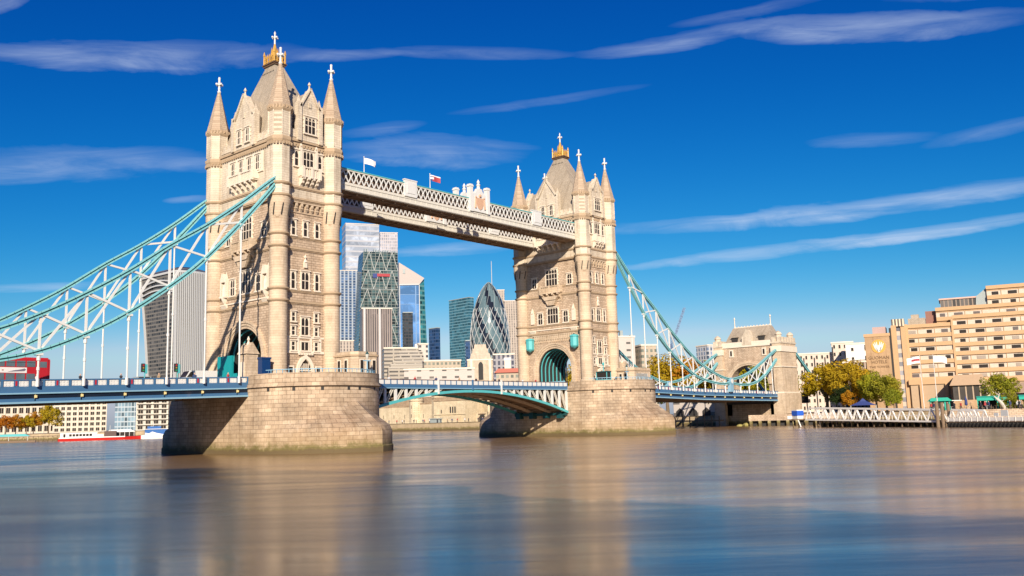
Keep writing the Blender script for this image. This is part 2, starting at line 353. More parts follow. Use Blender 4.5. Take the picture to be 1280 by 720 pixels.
def make_pier(X, label):
    t = thing('bridge_pier', label, 'pier', (X, 0, 0), group='granite piers in the river')
    zs = [-3, 0.0, 0.9, 2.0, 3.0, 3.9]+[4.0+4.6*k/14 for k in range(1, 15)]+[9.3]
    mb = MB(); mb.loft([pier_ring(-3, 0.12), pier_ring(0.9, 0.12), pier_ring(1.0, 0.0)]+[pier_ring(z) for z in zs if z > 1.3]+[pier_ring(9.9)])
    mb.build('base', M_pier, t, smooth=True)
    mb = MB(); mb.loft([pier_ring(9.9), pier_ring(9.92, 0.35), pier_ring(10.12, 0.35), pier_ring(10.16, 0.18), pier_ring(10.45, 0.18), pier_ring(10.5)]); mb.build('string_course', M_pier, t, smooth=True)
    mb = MB(); mb.loft([pier_ring(10.5), pier_ring(11.0)]); mb.build('platform', M_pier, t)
    for s in (-1, 1):                                   # parapet round each end
        o = [(x, y*(-s)*-1) for x, y in pier_plan(11)] if s == -1 else [(-x, -y) for x, y in pier_plan(11)]
        o = [(x, y) for x, y in pier_plan(11)]
        o = [(x, y*(1 if s < 0 else -1)) for x, y in o]
        yl = -8.2 if s < 0 else 8.2
        o = [(o[0][0], yl)]+o+[(o[-1][0], yl)]
        mb = MB(); n = len(o); inn = [(x*0.955, y+(0.5 if s < 0 else -0.5)*(1 if abs(y) > 11.2 else 0)) for x, y in o]
        vs = [(x, y, 11.0) for x, y in o]+[(x, y, 11.95) for x, y in o]+[(x, y, 11.95) for x, y in inn]+[(x, y, 11.0) for x, y in inn]
        fs = []
        for i in range(n-1):
            for a, b in ((0, 1), (1, 2), (2, 3)): fs.append((a*n+i, a*n+i+1, b*n+i+1, b*n+i))
        fs += [(0, n, 2*n, 3*n), (n-1, 2*n-1, 3*n-1, 4*n-1)]
        mb.add(vs, fs); mb.build('parapet', M_pier, t, smooth=True)
        for k in (3, 7, 11, 15, 17, 21, 25, 29):
            mb = MB()
            x, y = pier_plan(9.6)[k]; th = PI*k/32; y = y*(1 if s < 0 else -1)
            nx, ny = math.cos(th), -math.sin(th)*(1 if s < 0 else -1); tx, ty = -ny, nx
            def q(a, b, z): return (x+nx*b+tx*a, y+ny*b+ty*a, z)
            mb.hexa([q(-.22, -.3, 9.25), q(.22, -.3, 9.25), q(.22, .03, 9.25), q(-.22, .03, 9.25)], [q(-.22, -.3, 9.75), q(.22, -.3, 9.75), q(.22, .03, 9.75), q(-.22, .03, 9.75)])
            mb.build('drain_hole', M_dark, t)
    return t
make_pier(0, 'nearer and larger granite pier in the river under the left stone tower')
make_pier(82.3, 'farther granite pier in the river under the right stone tower')

# ---------------------------------------------------------------- windows (shared meshes)
WC = {}
def window_mesh(w, h, n, tr, arch, fr=0.2, hood=True):
    key = (w, h, n, tr, arch, fr, hood)
    if key in WC: return WC[key]
    mb = MB(); d = 0.2
    mb.box(-w/2-fr, -w/2, -d, 0.05, -0.12, h+fr); mb.box(w/2, w/2+fr, -d, 0.05, -0.12, h+fr)
    mb.box(-w/2, w/2, -d, 0.05, h, h+fr)
    mb.box(-w/2-fr-0.1, w/2+fr+0.1, -d-0.14, 0.04, -0.34, -0.12)
    if hood:
        mb.box(-w/2-fr-0.1, w/2+fr+0.1, -d-0.16, 0.03, h+fr, h+fr+0.16)
        for s in (-1, 1):                      # toothed quoins of the surround
            for k in range(int(h/0.7)): 
                a, b = sorted((s*(w/2+fr), s*(w/2+fr+(0.22 if k % 2 else 0.1)))); mb.box(a, b, -0.12, 0.04, 0.1+k*0.7, 0.42+k*0.7)
    lw = w/n
    for k in range(1, n): mb.box(-w/2+k*lw-0.05, -w/2+k*lw+0.05, -d+0.07, 0, 0, h)
    for q in tr: mb.box(-w/2, w/2, -d+0.08, 0, h*q-0.06, h*q+0.06)
    if arch:
        for k in range(n):                      # pointed light heads: stone in the upper corners
            c = -w/2+(k+0.5)*lw; a = lw/2; hh = min(h*0.3, lw*0.8)
            for s in (-1, 1):
                mb.prism([(c+s*a, h), (c+s*a, h-hh), (c+s*a*0.75, h-hh*0.45), (c+s*a*0.4, h-hh*0.14), (c, h)], 'y', -d+0.07, -0.01)
    f = mb.mesh('window_frame', M_port)
    g = MB().box(-w/2, w/2, -0.07, 0.0, 0, h).mesh('window_pane', M_pane)
    WC[key] = (f, g); return WC[key]
FR = {'S': -90, 'N': 90, 'E': 0, 'W': 180}
def face_pos(face, u, z, pl):
    a = R(FR[face]); return (u*math.cos(a)+pl*math.sin(a), u*math.sin(a)-pl*math.cos(a), z)
def put_window(root, face, u, z, pl, w, h, n, tr=(0.5,), arch=True, org=11.0, hood=True, fr=0.2):
    f, g = window_mesh(w, h, n, tuple(tr), arch, fr, hood)
    o = link('window', f, root, face_pos(face, u, z-org, pl), R(FR[face]))
    link('pane', g, o); return o
def put(root, face, mb, name, mats, u, z, pl, org=11.0, smooth=False):
    return mb.build(name, mats, root, loc=face_pos(face, u, z-org, pl), rz=R(FR[face]), smooth=smooth)

# features in a face's own frame: x to the right, -y outwards, z up
def gable_mb(hw, h, sh):
    mb = MB()
    mb.prism([(-hw, 0), (hw, 0), (hw, sh), (hw*0.82, sh), (0, h), (-hw*0.82, sh), (-hw, sh)], 'y', -0.45, 0.75)
    for s in (-1, 1):
        mb.box(s*hw-0.38, s*hw+0.38, -0.75, 0.3, -0.1, sh+0.7); mb.lathe([(0.42, sh+0.7), (0.30, sh+1.0), (0.05, sh+2.0)], 4, s*hw, -0.2, PI/4)
        mb.beam((s*hw*0.95, -0.5, sh), (0, -0.5, h+0.15), 0.5, 0.3)
        for k in range(1, 4):
            q = k/4; mb.box(s*hw*0.9*(1-q)-0.14, s*hw*0.9*(1-q)+0.14, -0.6, -0.3, sh+(h-sh)*q+0.05, sh+(h-sh)*q+0.45)
    mb.lathe([(0.16, h), (0.12, h+0.6), (0.3, h+0.8), (0.05, h+1.3)], 6, 0, -0.3)
    mb.box(-hw*0.75, hw*0.75, -0.55, 0.0, sh*0.62, sh*0.62+0.14)
    mb.box(-0.25, 0.25, -0.6, 0, sh+0.1, sh+1.0); mb.lathe([(0.5, sh*0.7), (0.5, sh*0.7+0.02)], 8, 0, 0)
    return mb
def balcony_mb(hw, h, dp, nb):
    mb = MB(); mb.box(-hw, hw, -dp, 0.02, 0, 0.22); mb.box(-hw-0.08, hw+0.08, -dp-0.08, -dp+0.22, h-0.2, h)
    for s in (-1, 1): mb.box(s*hw-0.15, s*hw+0.15, -dp-0.05, 0, 0.2, h-0.05)
    n = int(hw*2/0.42)
    for k in range(n+1):
        x = -hw+2*hw*k/n; mb.box(x-0.08, x+0.08, -dp+0.02, -dp+0.18, 0.2, h-0.15)
    mb.box(-hw, hw, -dp+0.22, -dp+0.27, 0.2, h-0.2)
    for s in (-1, 0, 1): mb.box(s*hw*0.97-0.22, s*hw*0.97+0.22, -dp-0.12, -dp+0.22, -0.1, h+0.14)
    for k in range(nb):
        x = -hw*0.82+2*hw*0.82*k/(nb-1)
        mb.prism([(0.0, 0.0), (-dp, 0.0), (-dp, -0.35), (-dp*0.66, -0.6), (-dp*0.6, -0.95), (-dp*0.25, -1.2), (0.0, -1.6)], 'x', x-0.24, x+0.24)
    mb.box(-hw*0.9, hw*0.9, -0.18, 0.02, -1.85, -1.6)
    return mb
def corbel_table_mb(hw, n):
    mb = MB(); mb.box(-hw, hw, -0.55, 0.02, 1.55, 2.05)
    for k in range(n):
        x = -hw+2*hw*(k+0.5)/n
        mb.prism([(0.0, 1.55), (-0.5, 1.55), (-0.5, 1.1), (-0.32, 0.85), (-0.3, 0.5), (0.0, 0.05)], 'x', x-0.2, x+0.2)
        mb.box(x-0.28, x+0.28, -0.42, 0, 0.62, 0.8)
    mb.box(-hw, hw, -0.14, 0.02, -0.05, 0.1)
    return mb
def niche_mb():
    mb = MB(); 
    for s in (-1, 1): mb.box(s*0.75-0.18, s*0.75+0.18, -0.55, 0, 0, 3.0); mb.lathe([(0.26, 3.0), (0.05, 4.1)], 4, s*0.75, -0.3, PI/4)
    mb.box(-0.95, 0.95, -0.7, 0, -0.3, 0); mb.prism([(-0.75, 2.4), (0.75, 2.4), (0.0, 3.9)], 'y', -0.6, 0)
    mb.lathe([(0.3, 0), (0.34, 0.9), (0.2, 1.5), (0.17, 1.7), (0.2, 1.95), (0.05, 2.1)], 8, 0, -0.3)
    mb.lathe([(0.06, -1.6), (0.5, -0.9), (0.75, -0.3)], 8, 0, -0.05)
    return mb
def parapet_mb(hw, gap, s_):
    mb = MB(); x = gap
    for s in (s_,):
        a = gap
        while a < hw-0.3:
            b = min(a+0.75, hw); xs = sorted((s*a, s*b)); mb.box(xs[0], xs[1], -0.15, 0.3, 0.0, 1.75)
            c = min(b+0.5, hw); xs = sorted((s*b, s*c)); mb.box(xs[0], xs[1], -0.15, 0.3, 0.0, 1.0); a = c
        xs = sorted((s*gap, s*hw)); mb.box(xs[0], xs[1], -0.28, -0.15, 0.35, 0.55)
    return mb

def make_tower(X, sg, label):
    """sg = +1: the land side faces -x (nearer tower); -1: mirrored (farther tower)"""
    G = 'stone towers of the bridge'
    T = thing('stone_tower', label, 'tower', (X, 0, 11.0), group=G); O = (0, 0, 11.0)
    LAND, RIV = ('S', 'N') if sg > 0 else ('N', 'S')
    # walls: lower body with the road arch cut through it, then the wider upper storeys
    arch = [(4.9*math.cos(PI*k/24), 15.3+4.9*math.sin(PI*k/24)) for k in range(25)]
    prof = [(9.3, 11.0), (9.3, 40.9), (-9.3, 40.9), (-9.3, 11.0), (-4.9, 11.0)]+arch[::-1]+[(4.9, 11.0)]
    mb = MB(); mb.prism(prof, 'x', -5.15, 5.15); mb.build('lower_wall', M_gran, T, O)
    mb = MB(); mb.box(-5.5, 5.5, -9.8, 9.8, 40.9, 50.9); mb.build('upper_wall', M_upper, T, O)
    for s in (-1, 1):     # mouldings round each mouth of the arch
        mb = MB()
        for r0, r1, pr in ((4.9, 5.35, 0.14), (5.35, 5.8, 0.3), (5.8, 6.15, 0.45)):
            for k in range(24):
                a0, a1 = PI*k/24, PI*(k+1)/24
                q = [(r*math.cos(a), 15.3+r*math.sin(a)) for r, a in ((r0, a0), (r1, a0), (r1, a1), (r0, a1))]
                mb.prism(q, 'x', s*5.15, s*(5.15+pr))
            for sy in (-1, 1): mb.box(min(s*5.15, s*(5.15+pr)), max(s*5.15, s*(5.15+pr)), min(sy*r0, sy*r1), max(sy*r0, sy*r1), 11, 15.3)
        mb.build('arch_moulding', M_ash, T, O)
    # iron ribs in the vault
    for k in range(7):
        x = -4.3+8.6*k/6; mb = MB()
        for j in range(16):
            a0, a1 = PI*j/16, PI*(j+1)/16
            q = [(r*math.cos(a), 15.3+r*math.sin(a)) for r, a in ((4.6, a0), (4.82, a0), (4.82, a1), (4.6, a1))]
            mb.prism(q, 'x', x-0.09, x+0.09)
        for sy in (-1, 1): mb.box(x-0.09, x+0.09, min(sy*4.6, sy*4.82), max(sy*4.6, sy*4.82), 11, 15.3)
        mb.build('vault_rib', M_teal, T, O)
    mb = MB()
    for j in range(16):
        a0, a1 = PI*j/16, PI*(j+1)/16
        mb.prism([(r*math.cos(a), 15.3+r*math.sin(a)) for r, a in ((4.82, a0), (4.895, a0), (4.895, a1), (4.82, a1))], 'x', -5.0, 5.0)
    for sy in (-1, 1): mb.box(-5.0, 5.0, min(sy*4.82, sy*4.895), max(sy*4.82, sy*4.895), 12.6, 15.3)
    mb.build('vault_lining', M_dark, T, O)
    for sy in (-1, 1): MB().box(-5.0, 5.0, min(sy*4.55, sy*4.89), max(sy*4.55, sy*4.89), 11.0, 12.6).build('footway_panel', M_lblue, T, O)
    # string courses
    for z, pr in ((23.95, 0.28), (25.85, 0.22), (32.75, 0.28), (34.75, 0.22), (40.97, 0.30), (42.95, 0.26)):
        lo = z < 40.9; a, b = (5.15, 9.3) if lo else (5.5, 9.8)
        mb = MB(); mb.box(-a-pr, a+pr, -b-pr, b+pr, z-0.17, z+0.17); mb.box(-a-pr*0.55, a+pr*0.55, -b-pr*0.55, b+pr*0.55, z-0.34, z-0.17)
        mb.build('string_course', M_string, T, O)
    mb = MB(); mb.box(-5.95, 5.95, -10.25, 10.25, 50.55, 50.95); mb.box(-5.75, 5.75, -10.0, 10.0, 50.1, 50.55)
    for k in range(34):
        y = -9.6+19.2*k/33
        for s in (-1, 1): mb.box(s*5.75-0.12, s*5.75+0.12, y-0.12, y+0.12, 49.75, 50.1)
    for k in range(18):
        x = -5.2+10.4*k/17
        for s in (-1, 1): mb.box(x-0.12, x+0.12, s*10.0-0.12, s*10.0+0.12, 49.75, 50.1)
    mb.build('cornice', M_string, T, O)
    mb = MB(); mb.box(-5.45, 5.45, -9.6, 9.6, 11.0, 12.0) if False else None
    for s in (-1, 1): MB().box(-5.4, 5.4, min(s*6.3, s*9.6), max(s*6.3, s*9.6), 11.0, 11.9).build('plinth', M_ash, T, O)
    # four corner turrets
    for sx in (-1, 1):
        for sy in (-1, 1):
            cx, cy = sx*5.19, sy*9.36
            tr = link('turret', MB().lathe([(1.75, 11.0), (1.75, 12.3), (1.46, 12.6), (1.44, 36.2), (1.52, 37.2), (1.86, 39.8), (1.86, 40.7)], 24, cx, cy, PI/24).mesh('turret', M_ash, O, True), T)
            for z in (23.95, 25.85, 32.75, 34.75): MB().lathe([(1.5, z-0.35), (1.66, z-0.17), (1.74, z-0.1), (1.74, z+0.12), (1.5, z+0.18)], 24, cx, cy, PI/24).build('turret_band', M_string, tr, O, True)
            for z in (40.97, 42.95): MB().lathe([(1.86, z-0.35), (2.06, z-0.15), (2.1, z+0.1), (1.86, z+0.18)], 16, cx, cy, PI/16).build('turret_band', M_string, tr, O, True)
            mb = MB(); mb.lathe([(1.85, 40.7), (1.85, 49.8), (1.85, 50.9), (1.87, 51.0), (1.87, 55.2)], 8, cx, cy, PI/8)
            for k in range(8):
                a = PI/8+2*PI*k/8; mb.tube((cx+1.87*math.cos(a), cy+1.87*math.sin(a), 51), (cx+1.87*math.cos(a), cy+1.87*math.sin(a), 55.2), 0.1, n=6)
            mb.build('turret_shaft', M_upper, tr, O)
            for prf, z0_ in (([(1.87, 49.6), (2.12, 50.1), (2.15, 50.5), (1.87, 50.75)], 49.25), ([(1.9, 54.9), (2.12, 55.25), (2.15, 55.45), (1.95, 55.5)], 55.4)):
                mb = MB(); mb.lathe(prf, 8, cx, cy, PI/8)
                for k in range(24):
                    a = 2*PI*k/24; r_ = 1.96; x, y = cx+r_*math.cos(a), cy+r_*math.sin(a)
                    mb.box(x-0.13, x+0.13, y-0.13, y+0.13, z0_, z0_+0.5)
                mb.build('turret_cornice', M_string, tr, O)
            mb = MB(); mb.lathe([(2.0, 55.5), (1.98, 56.0), (0.28, 63.3), (0.2, 63.5)], 8, cx, cy, PI/8)
            sp_ = mb.build('spire', M_spire, tr, O)
            # cross finial
            mb = MB(); mb.lathe([(0.24, 63.3), (0.36, 63.5), (0.2, 63.75), (0.17, 64.6), (0.2, 66.1)], 6, cx, cy)
            for dx, dy in ((0.52, 0), (0, 0.52)): mb.box(cx-max(dx, .14), cx+max(dx, .14), cy-max(dy, .14), cy+max(dy, .14), 64.75, 65.1)
            for dx, dy, z in ((0.52, 0, 64.92), (-0.52, 0, 64.92), (0, 0.52, 64.92), (0, -0.52, 64.92), (0, 0, 66.1), (0, 0, 64.1)): mb.ball((cx+dx, cy+dy, z), 0.23, 6)
            mb.build('cross', M_white, tr, O)
            mb = MB()                                   # slits where the turret widens
            for k in range(8):
                a = PI/8+2*PI*k/8
                for q in (0,):
                    x, y = cx+1.66*math.cos(a), cy+1.66*math.sin(a); x2, y2 = cx+1.83*math.cos(a+0.16), cy+1.83*math.sin(a+0.16)
                    mb.beam((x, y, 37.6), (x2, y2, 39.5), 0.14, 0.14)
            mb.build('slit', M_dark, tr, O)
    # ------- long faces (towards land and towards the river)
    for F in ('S', 'N'):
        p0, p1 = 5.15, 5.5
        for u in (-1.25, 1.25): put_window(T, F, u, 51.9, p1+0.45, 0.95, 2.2, 2)
        for u in (-3.7, -1.25, 1.25, 3.7): put_window(T, F, u, 46.6, p1, 1.0, 2.3, 2)
        put(T, F, gable_mb(3.1, 9.4, 5.2), 'gable', M_upper, 0, 50.9, p1)
        [put(T, F, parapet_mb(7.4, 3.6, q), 'parapet', M_upper, 0, 50.9, p1) for q in (-1, 1)]
        put(T, F, balcony_mb(3.7, 1.7, 1.15, 5), 'balcony', M_port, 0, 44.7, p1)
        mb = MB()
        for u in (-4.95, -2.48, 0, 2.48, 4.95): mb.box(u-0.3, u+0.3, -0.14, 0.02, 0, 3.2)
        mb.box(-5.3, 5.3, -0.2, 0.02, -0.35, 0)
        put(T, F, mb, 'pilaster', M_port, 0, 46.3, p1)
        put_window(T, F, 0, 35.1, p0, 3.3, 3.7, 4, (0.42, 0.75))
        for u in (-5.3, 5.3): put_window(T, F, u, 35.0, p0, 1.25, 2.2, 2)
        put(T, F, balcony_mb(2.9, 1.75, 1.2, 4), 'balcony', M_ash, 0, 33.1, p0)
        mb = MB(); mb.prism([(-1.6, 31.5), (1.6, 31.5), (0.9, 30.3), (-0.9, 30.3)], 'y', -0.9, 0.02); mb.prism([(-2.4, 32.4), (2.4, 32.4), (1.6, 31.5), (-1.6, 31.5)], 'y', -1.1, 0.02)
        put(T, F, mb, 'oriel_corbel', M_ash, 0, 11.0, p0, smooth=False).location.z = -11.0
        put_window(T, F, 0, 26.2, p0, 3.1, 3.5, 4, (0.55,))
        for u in (-3.8, 3.8): put_window(T, F, u, 26.2, p0, 1.3, 2.5, 2)
        if F == LAND:
            for u in (-6.15, 6.15): put(T, F, niche_mb(), 'niche', M_port, u, 26.2, p0)
        else:
            for u in (-6.15, 6.15):
                mb = MB(); mb.box(-0.5, 0.5, -0.3, 0.02, 0, 2.6); mb.lathe([(0.45, 2.6), (0.05, 3.9)], 4, 0, -0.15, PI/4)
                put(T, F, mb, 'pinnacle', M_port, u, 26.3, p0)
            mb = MB()                                    # blind tracery frieze over the arch
            for k in range(22):
                x = -5.6+11.2*k/21; mb.box(x-0.16, x+0.16, -0.3, 0.02, 0.1, 1.0); mb.box(x-0.1, x+0.1, -0.22, 0.02, -0.6, 0.0)
            mb.box(-6.2, 6.2, -0.34, 0.02, 1.0, 1.2); mb.box(-6.2, 6.2, -0.2, 0.02, -0.05, 0.1)
            put(T, F, mb, 'frieze', M_ash, 0, 22.3, p0)
            for u in (-6.6, 6.6):                        # green lamp housings either side of the arch
                mb = MB(); mb.lathe([(0.25, -1.6), (0.85, -1.2), (1.0, -0.9), (1.0, 1.0), (1.15, 1.2), (1.0, 1.45), (0.3, 1.7)], 8, 0, -0.9, PI/8); mb.box(-0.4, 0.4, -0.6, 0.02, -0.3, 0.5)
                put(T, F, mb, 'lamp_housing', M_teal, u, 21.3, p0)
        mb = MB(); mb.box(-7.6, 7.6, -0.2, 0.02, 0, 0.22)
        for s in (-1, 1): mb.prism([(-0.0, 0), (-0.55, 0), (-0.1, -0.9)], 'x', s*6.1-0.8, s*6.1+0.8)
        put(T, F, mb, 'shelf', M_port, 0, 24.6, p0)
    # ------- short faces (up and down the river)
    for F in ('E', 'W'):
        p0, p1 = 9.3, 9.8; s_ = 1
        put_window(T, F, 0.05, 52.4, p1+0.45, 2.1, 2.6, 3)
        put(T, F, gable_mb(2.1, 9.2, 5.8), 'gable', M_upper, 0.05, 50.9, p1)
        [put(T, F, parapet_mb(3.3, 2.5, q), 'parapet', M_upper, 0, 50.9, p1) for q in (-1, 1)]
        put_window(T, F, 0.05, 46.6, p1, 2.0, 2.6, 3)
        for u in (-2.3, 2.4): put_window(T, F, u, 46.6, p1, 0.7, 2.4, 1)
        put(T, F, balcony_mb(1.75, 1.7, 1.15, 4), 'balcony', M_port, 0.05, 44.6, p1)
        for u in (-1.5, 1.6):
            mb = MB(); mb.box(-0.25, 0.25, -0.3, 0.02, 0, 4.2); mb.lathe([(0.3, 4.2), (0.05, 4.9)], 4, 0, -0.15, PI/4)
            put(T, F, mb, 'pilaster', M_port, u, 45.8, p1)
        put(T, F, corbel_table_mb(3.6, 7), 'corbel_table', M_ash, 0, 38.75, p0)
        for u in (-2.45, -0.1, 2.25): put_window(T, F, u, 35.05, p0, 0.7, 2.3, 1)
        for u in (-2.45, 2.25): put_window(T, F, u, 26.2, p0, 0.7, 2.6, 1)
        put_window(T, F, -0.1, 26.2, p0, 1.4, 2.7, 2)
        mb = MB(); mb.box(-0.3, 0.3, -0.3, 0.02, 0, 0.9); mb.lathe([(0.35, 0.9), (0.1, 1.5), (0.25, 1.7), (0.03, 2.2)], 6, 0, -0.15)
        put(T, F, mb, 'niche', M_port, -0.1, 29.7, p0)
        for u in (-2.35, 2.15):
            put_window(T, F, u, 20.9, p0, 0.6, 1.3, 1, (0.5,), False)
            put_window(T, F, u, 18.65, p0, 0.6, 1.25, 1, (0.5,), False)
            put_window(T, F, u, 16.2, p0, 0.6, 1.25, 1, (0.5,), False)
        put_window(T, F, -0.1, 18.7, p0, 1.4, 2.7, 2); put_window(T, F, -0.1, 16.2, p0, 1.4, 1.25, 2, (), False, hood=False)
        mb = MB(); mb.box(-3.7, 3.7, -0.16, 0.02, 7.05, 7.35); mb.box(-3.7, 3.7, -0.2, 0.02, 4.6, 5.0)
        for u in (-3.2, -1.35, 1.15, 3.0): mb.box(u-0.22, u+0.22, -0.1, 0.02, 5.0, 7.05)
        for k in range(6): mb.box(-1.4+k*0.5, -1.1+k*0.5, -0.4, -0.16, 4.35, 4.75)
        put(T, F, mb, 'stone_band', M_port, 0, 11.0, p0)
        # doorway
        mb = MB(); door = []
        pts = [(1.25, 0), (1.25, 1.6), (1.05, 2.5), (0.6, 3.2), (0, 3.75)]; out_ = [(1.75, 0), (1.75, 1.6), (1.5, 2.8), (0.9, 3.8), (0, 4.45)]
        for s in (-1, 1):
            for k in range(4): mb.prism([(s*pts[k][0], pts[k][1]), (s*out_[k][0], out_[k][1]), (s*out_[k+1][0], out_[k+1][1]), (s*pts[k+1][0], pts[k+1][1])], 'y', -0.4, 0.02)
        mb.box(-1.25, 1.25, -0.2, 0.02, 1.75, 1.95)
        for u in (-0.6, -0.2, 0.2, 0.6): mb.box(u-0.07, u+0.07, -0.18, 0.02, 1.95, 3.0)
        dr = put(T, F, mb, 'doorway', M_port, -0.05, 11.0, p0)
        MB().prism([(s*p[0], p[1]) for s, p in [(1, q) for q in pts]+[(-1, q) for q in pts[::-1][1:]]], 'y', -0.08, 0.01).build('door', M_pane, dr)
        for u in (-2.75, 2.6): put_window(T, F, u, 11.7, p0, 0.8, 1.7, 1, (), False, hood=False)
    # roof: steep pavilion with flared eaves, dormer roofs running back from the gables
    mb = MB()
    def rr(a, b, z): return [(-a, -b, z), (a, -b, z), (a, b, z), (-a, b, z)]
    mb.loft([rr(5.2, 9.3, 50.9), rr(4.9, 8.9, 51.6), rr(4.3, 7.6, 54.2), rr(3.55, 6.2, 57.3), rr(1.0, 1.5, 66.6), rr(1.0, 1.5, 66.9)])
    rf = mb.build('roof', M_slate, T, O)
    mb = MB()
    mb.prism([(-2.5, 50.95), (2.5, 50.95), (2.5, 56.1), (0, 59.9), (-2.5, 56.1)], 'x', -4.8, 4.8)
    mb.prism([(-1.7, 50.95), (1.7, 50.95), (1.7, 56.7), (0, 59.7), (-1.7, 56.7)], 'y', -9.0, 9.0)
    mb.build('dormer_roof', M_slate, rf, O)
    mb = MB()
    for k in range(8):
        for s in (-1, 1):
            y = -1.6+3.2*k/7; mb.box(s*1.26-0.06, s*1.26+0.06, y-0.1, y+0.1, 65.4, 65.7)
    mb.build('roof_vent', M_dark, rf, O)
    mb = MB(); mb.box(-1.2, 1.2, -1.7, 1.7, 66.9, 67.2); mb.box(-1.35, 1.35, -1.85, 1.85, 67.2, 67.4); mb.build('roof_cap', plain('bronze_cap', (0.12, 0.07, 0.04), 0.6), rf, O)
    mb = MB()
    for sx in (-1, 1):
        for sy in (-1, 1): mb.lathe([(0.18, 67.4), (0.15, 69.0), (0.24, 69.15), (0.04, 69.9)], 6, sx*1.1, sy*1.55)
    for n_, ln, f in ((5, 3.1, lambda q, s: (s*1.1, q)), (3, 2.2, lambda q, s: (q, s*1.55))):
        for k in range(1, n_+1):
            for s in (-1, 1):
                x, y = f(-ln/2+ln*k/(n_+1), s); mb.lathe([(0.1, 67.4), (0.1, 68.5), (0.17, 68.6), (0.02, 69.2)], 5, x, y)
    for z in (67.7, 68.4):
        for s in (-1, 1): mb.box(-1.1, 1.1, s*1.55-0.04, s*1.55+0.04, z, z+0.12); mb.box(s*1.1-0.04, s*1.1+0.04, -1.55, 1.55, z, z+0.12)
    mb.lathe([(0.95, 67.4), (0.85, 68.4), (0.62, 69.4), (0.4, 70.3), (0.15, 71.3)], 8, 0, 0)
    for k in range(6): mb.lathe([(0.12, 68.8), (0.1, 69.9), (0.02, 70.5)], 5, 0.62*math.cos(k*PI/3), 0.62*math.sin(k*PI/3))
    cr = mb.build('roof_crown', M_gold, rf, O)
    mb = MB(); mb.lathe([(0.16, 71.2), (0.13, 73.4), (0.05, 73.7)], 6, 0, 0); mb.box(-0.5, 0.5, -0.1, 0.1, 72.4, 72.62); mb.box(-0.1, 0.1, -0.5, 0.5, 72.4, 72.62)
    for p in ((0.5, 0, 72.5), (-0.5, 0, 72.5), (0, 0, 73.3), (0, .5, 72.5), (0, -.5, 72.5)): mb.ball(p, 0.2, 6)
    mb.build('finial', M_white, rf, O)
    return T
make_tower(TX[0], 1, 'nearer, larger Gothic stone tower with four spires, on the left of the bridge')
make_tower(TX[1], -1, 'farther Gothic stone tower with four spires, at the right end of the high walkways')

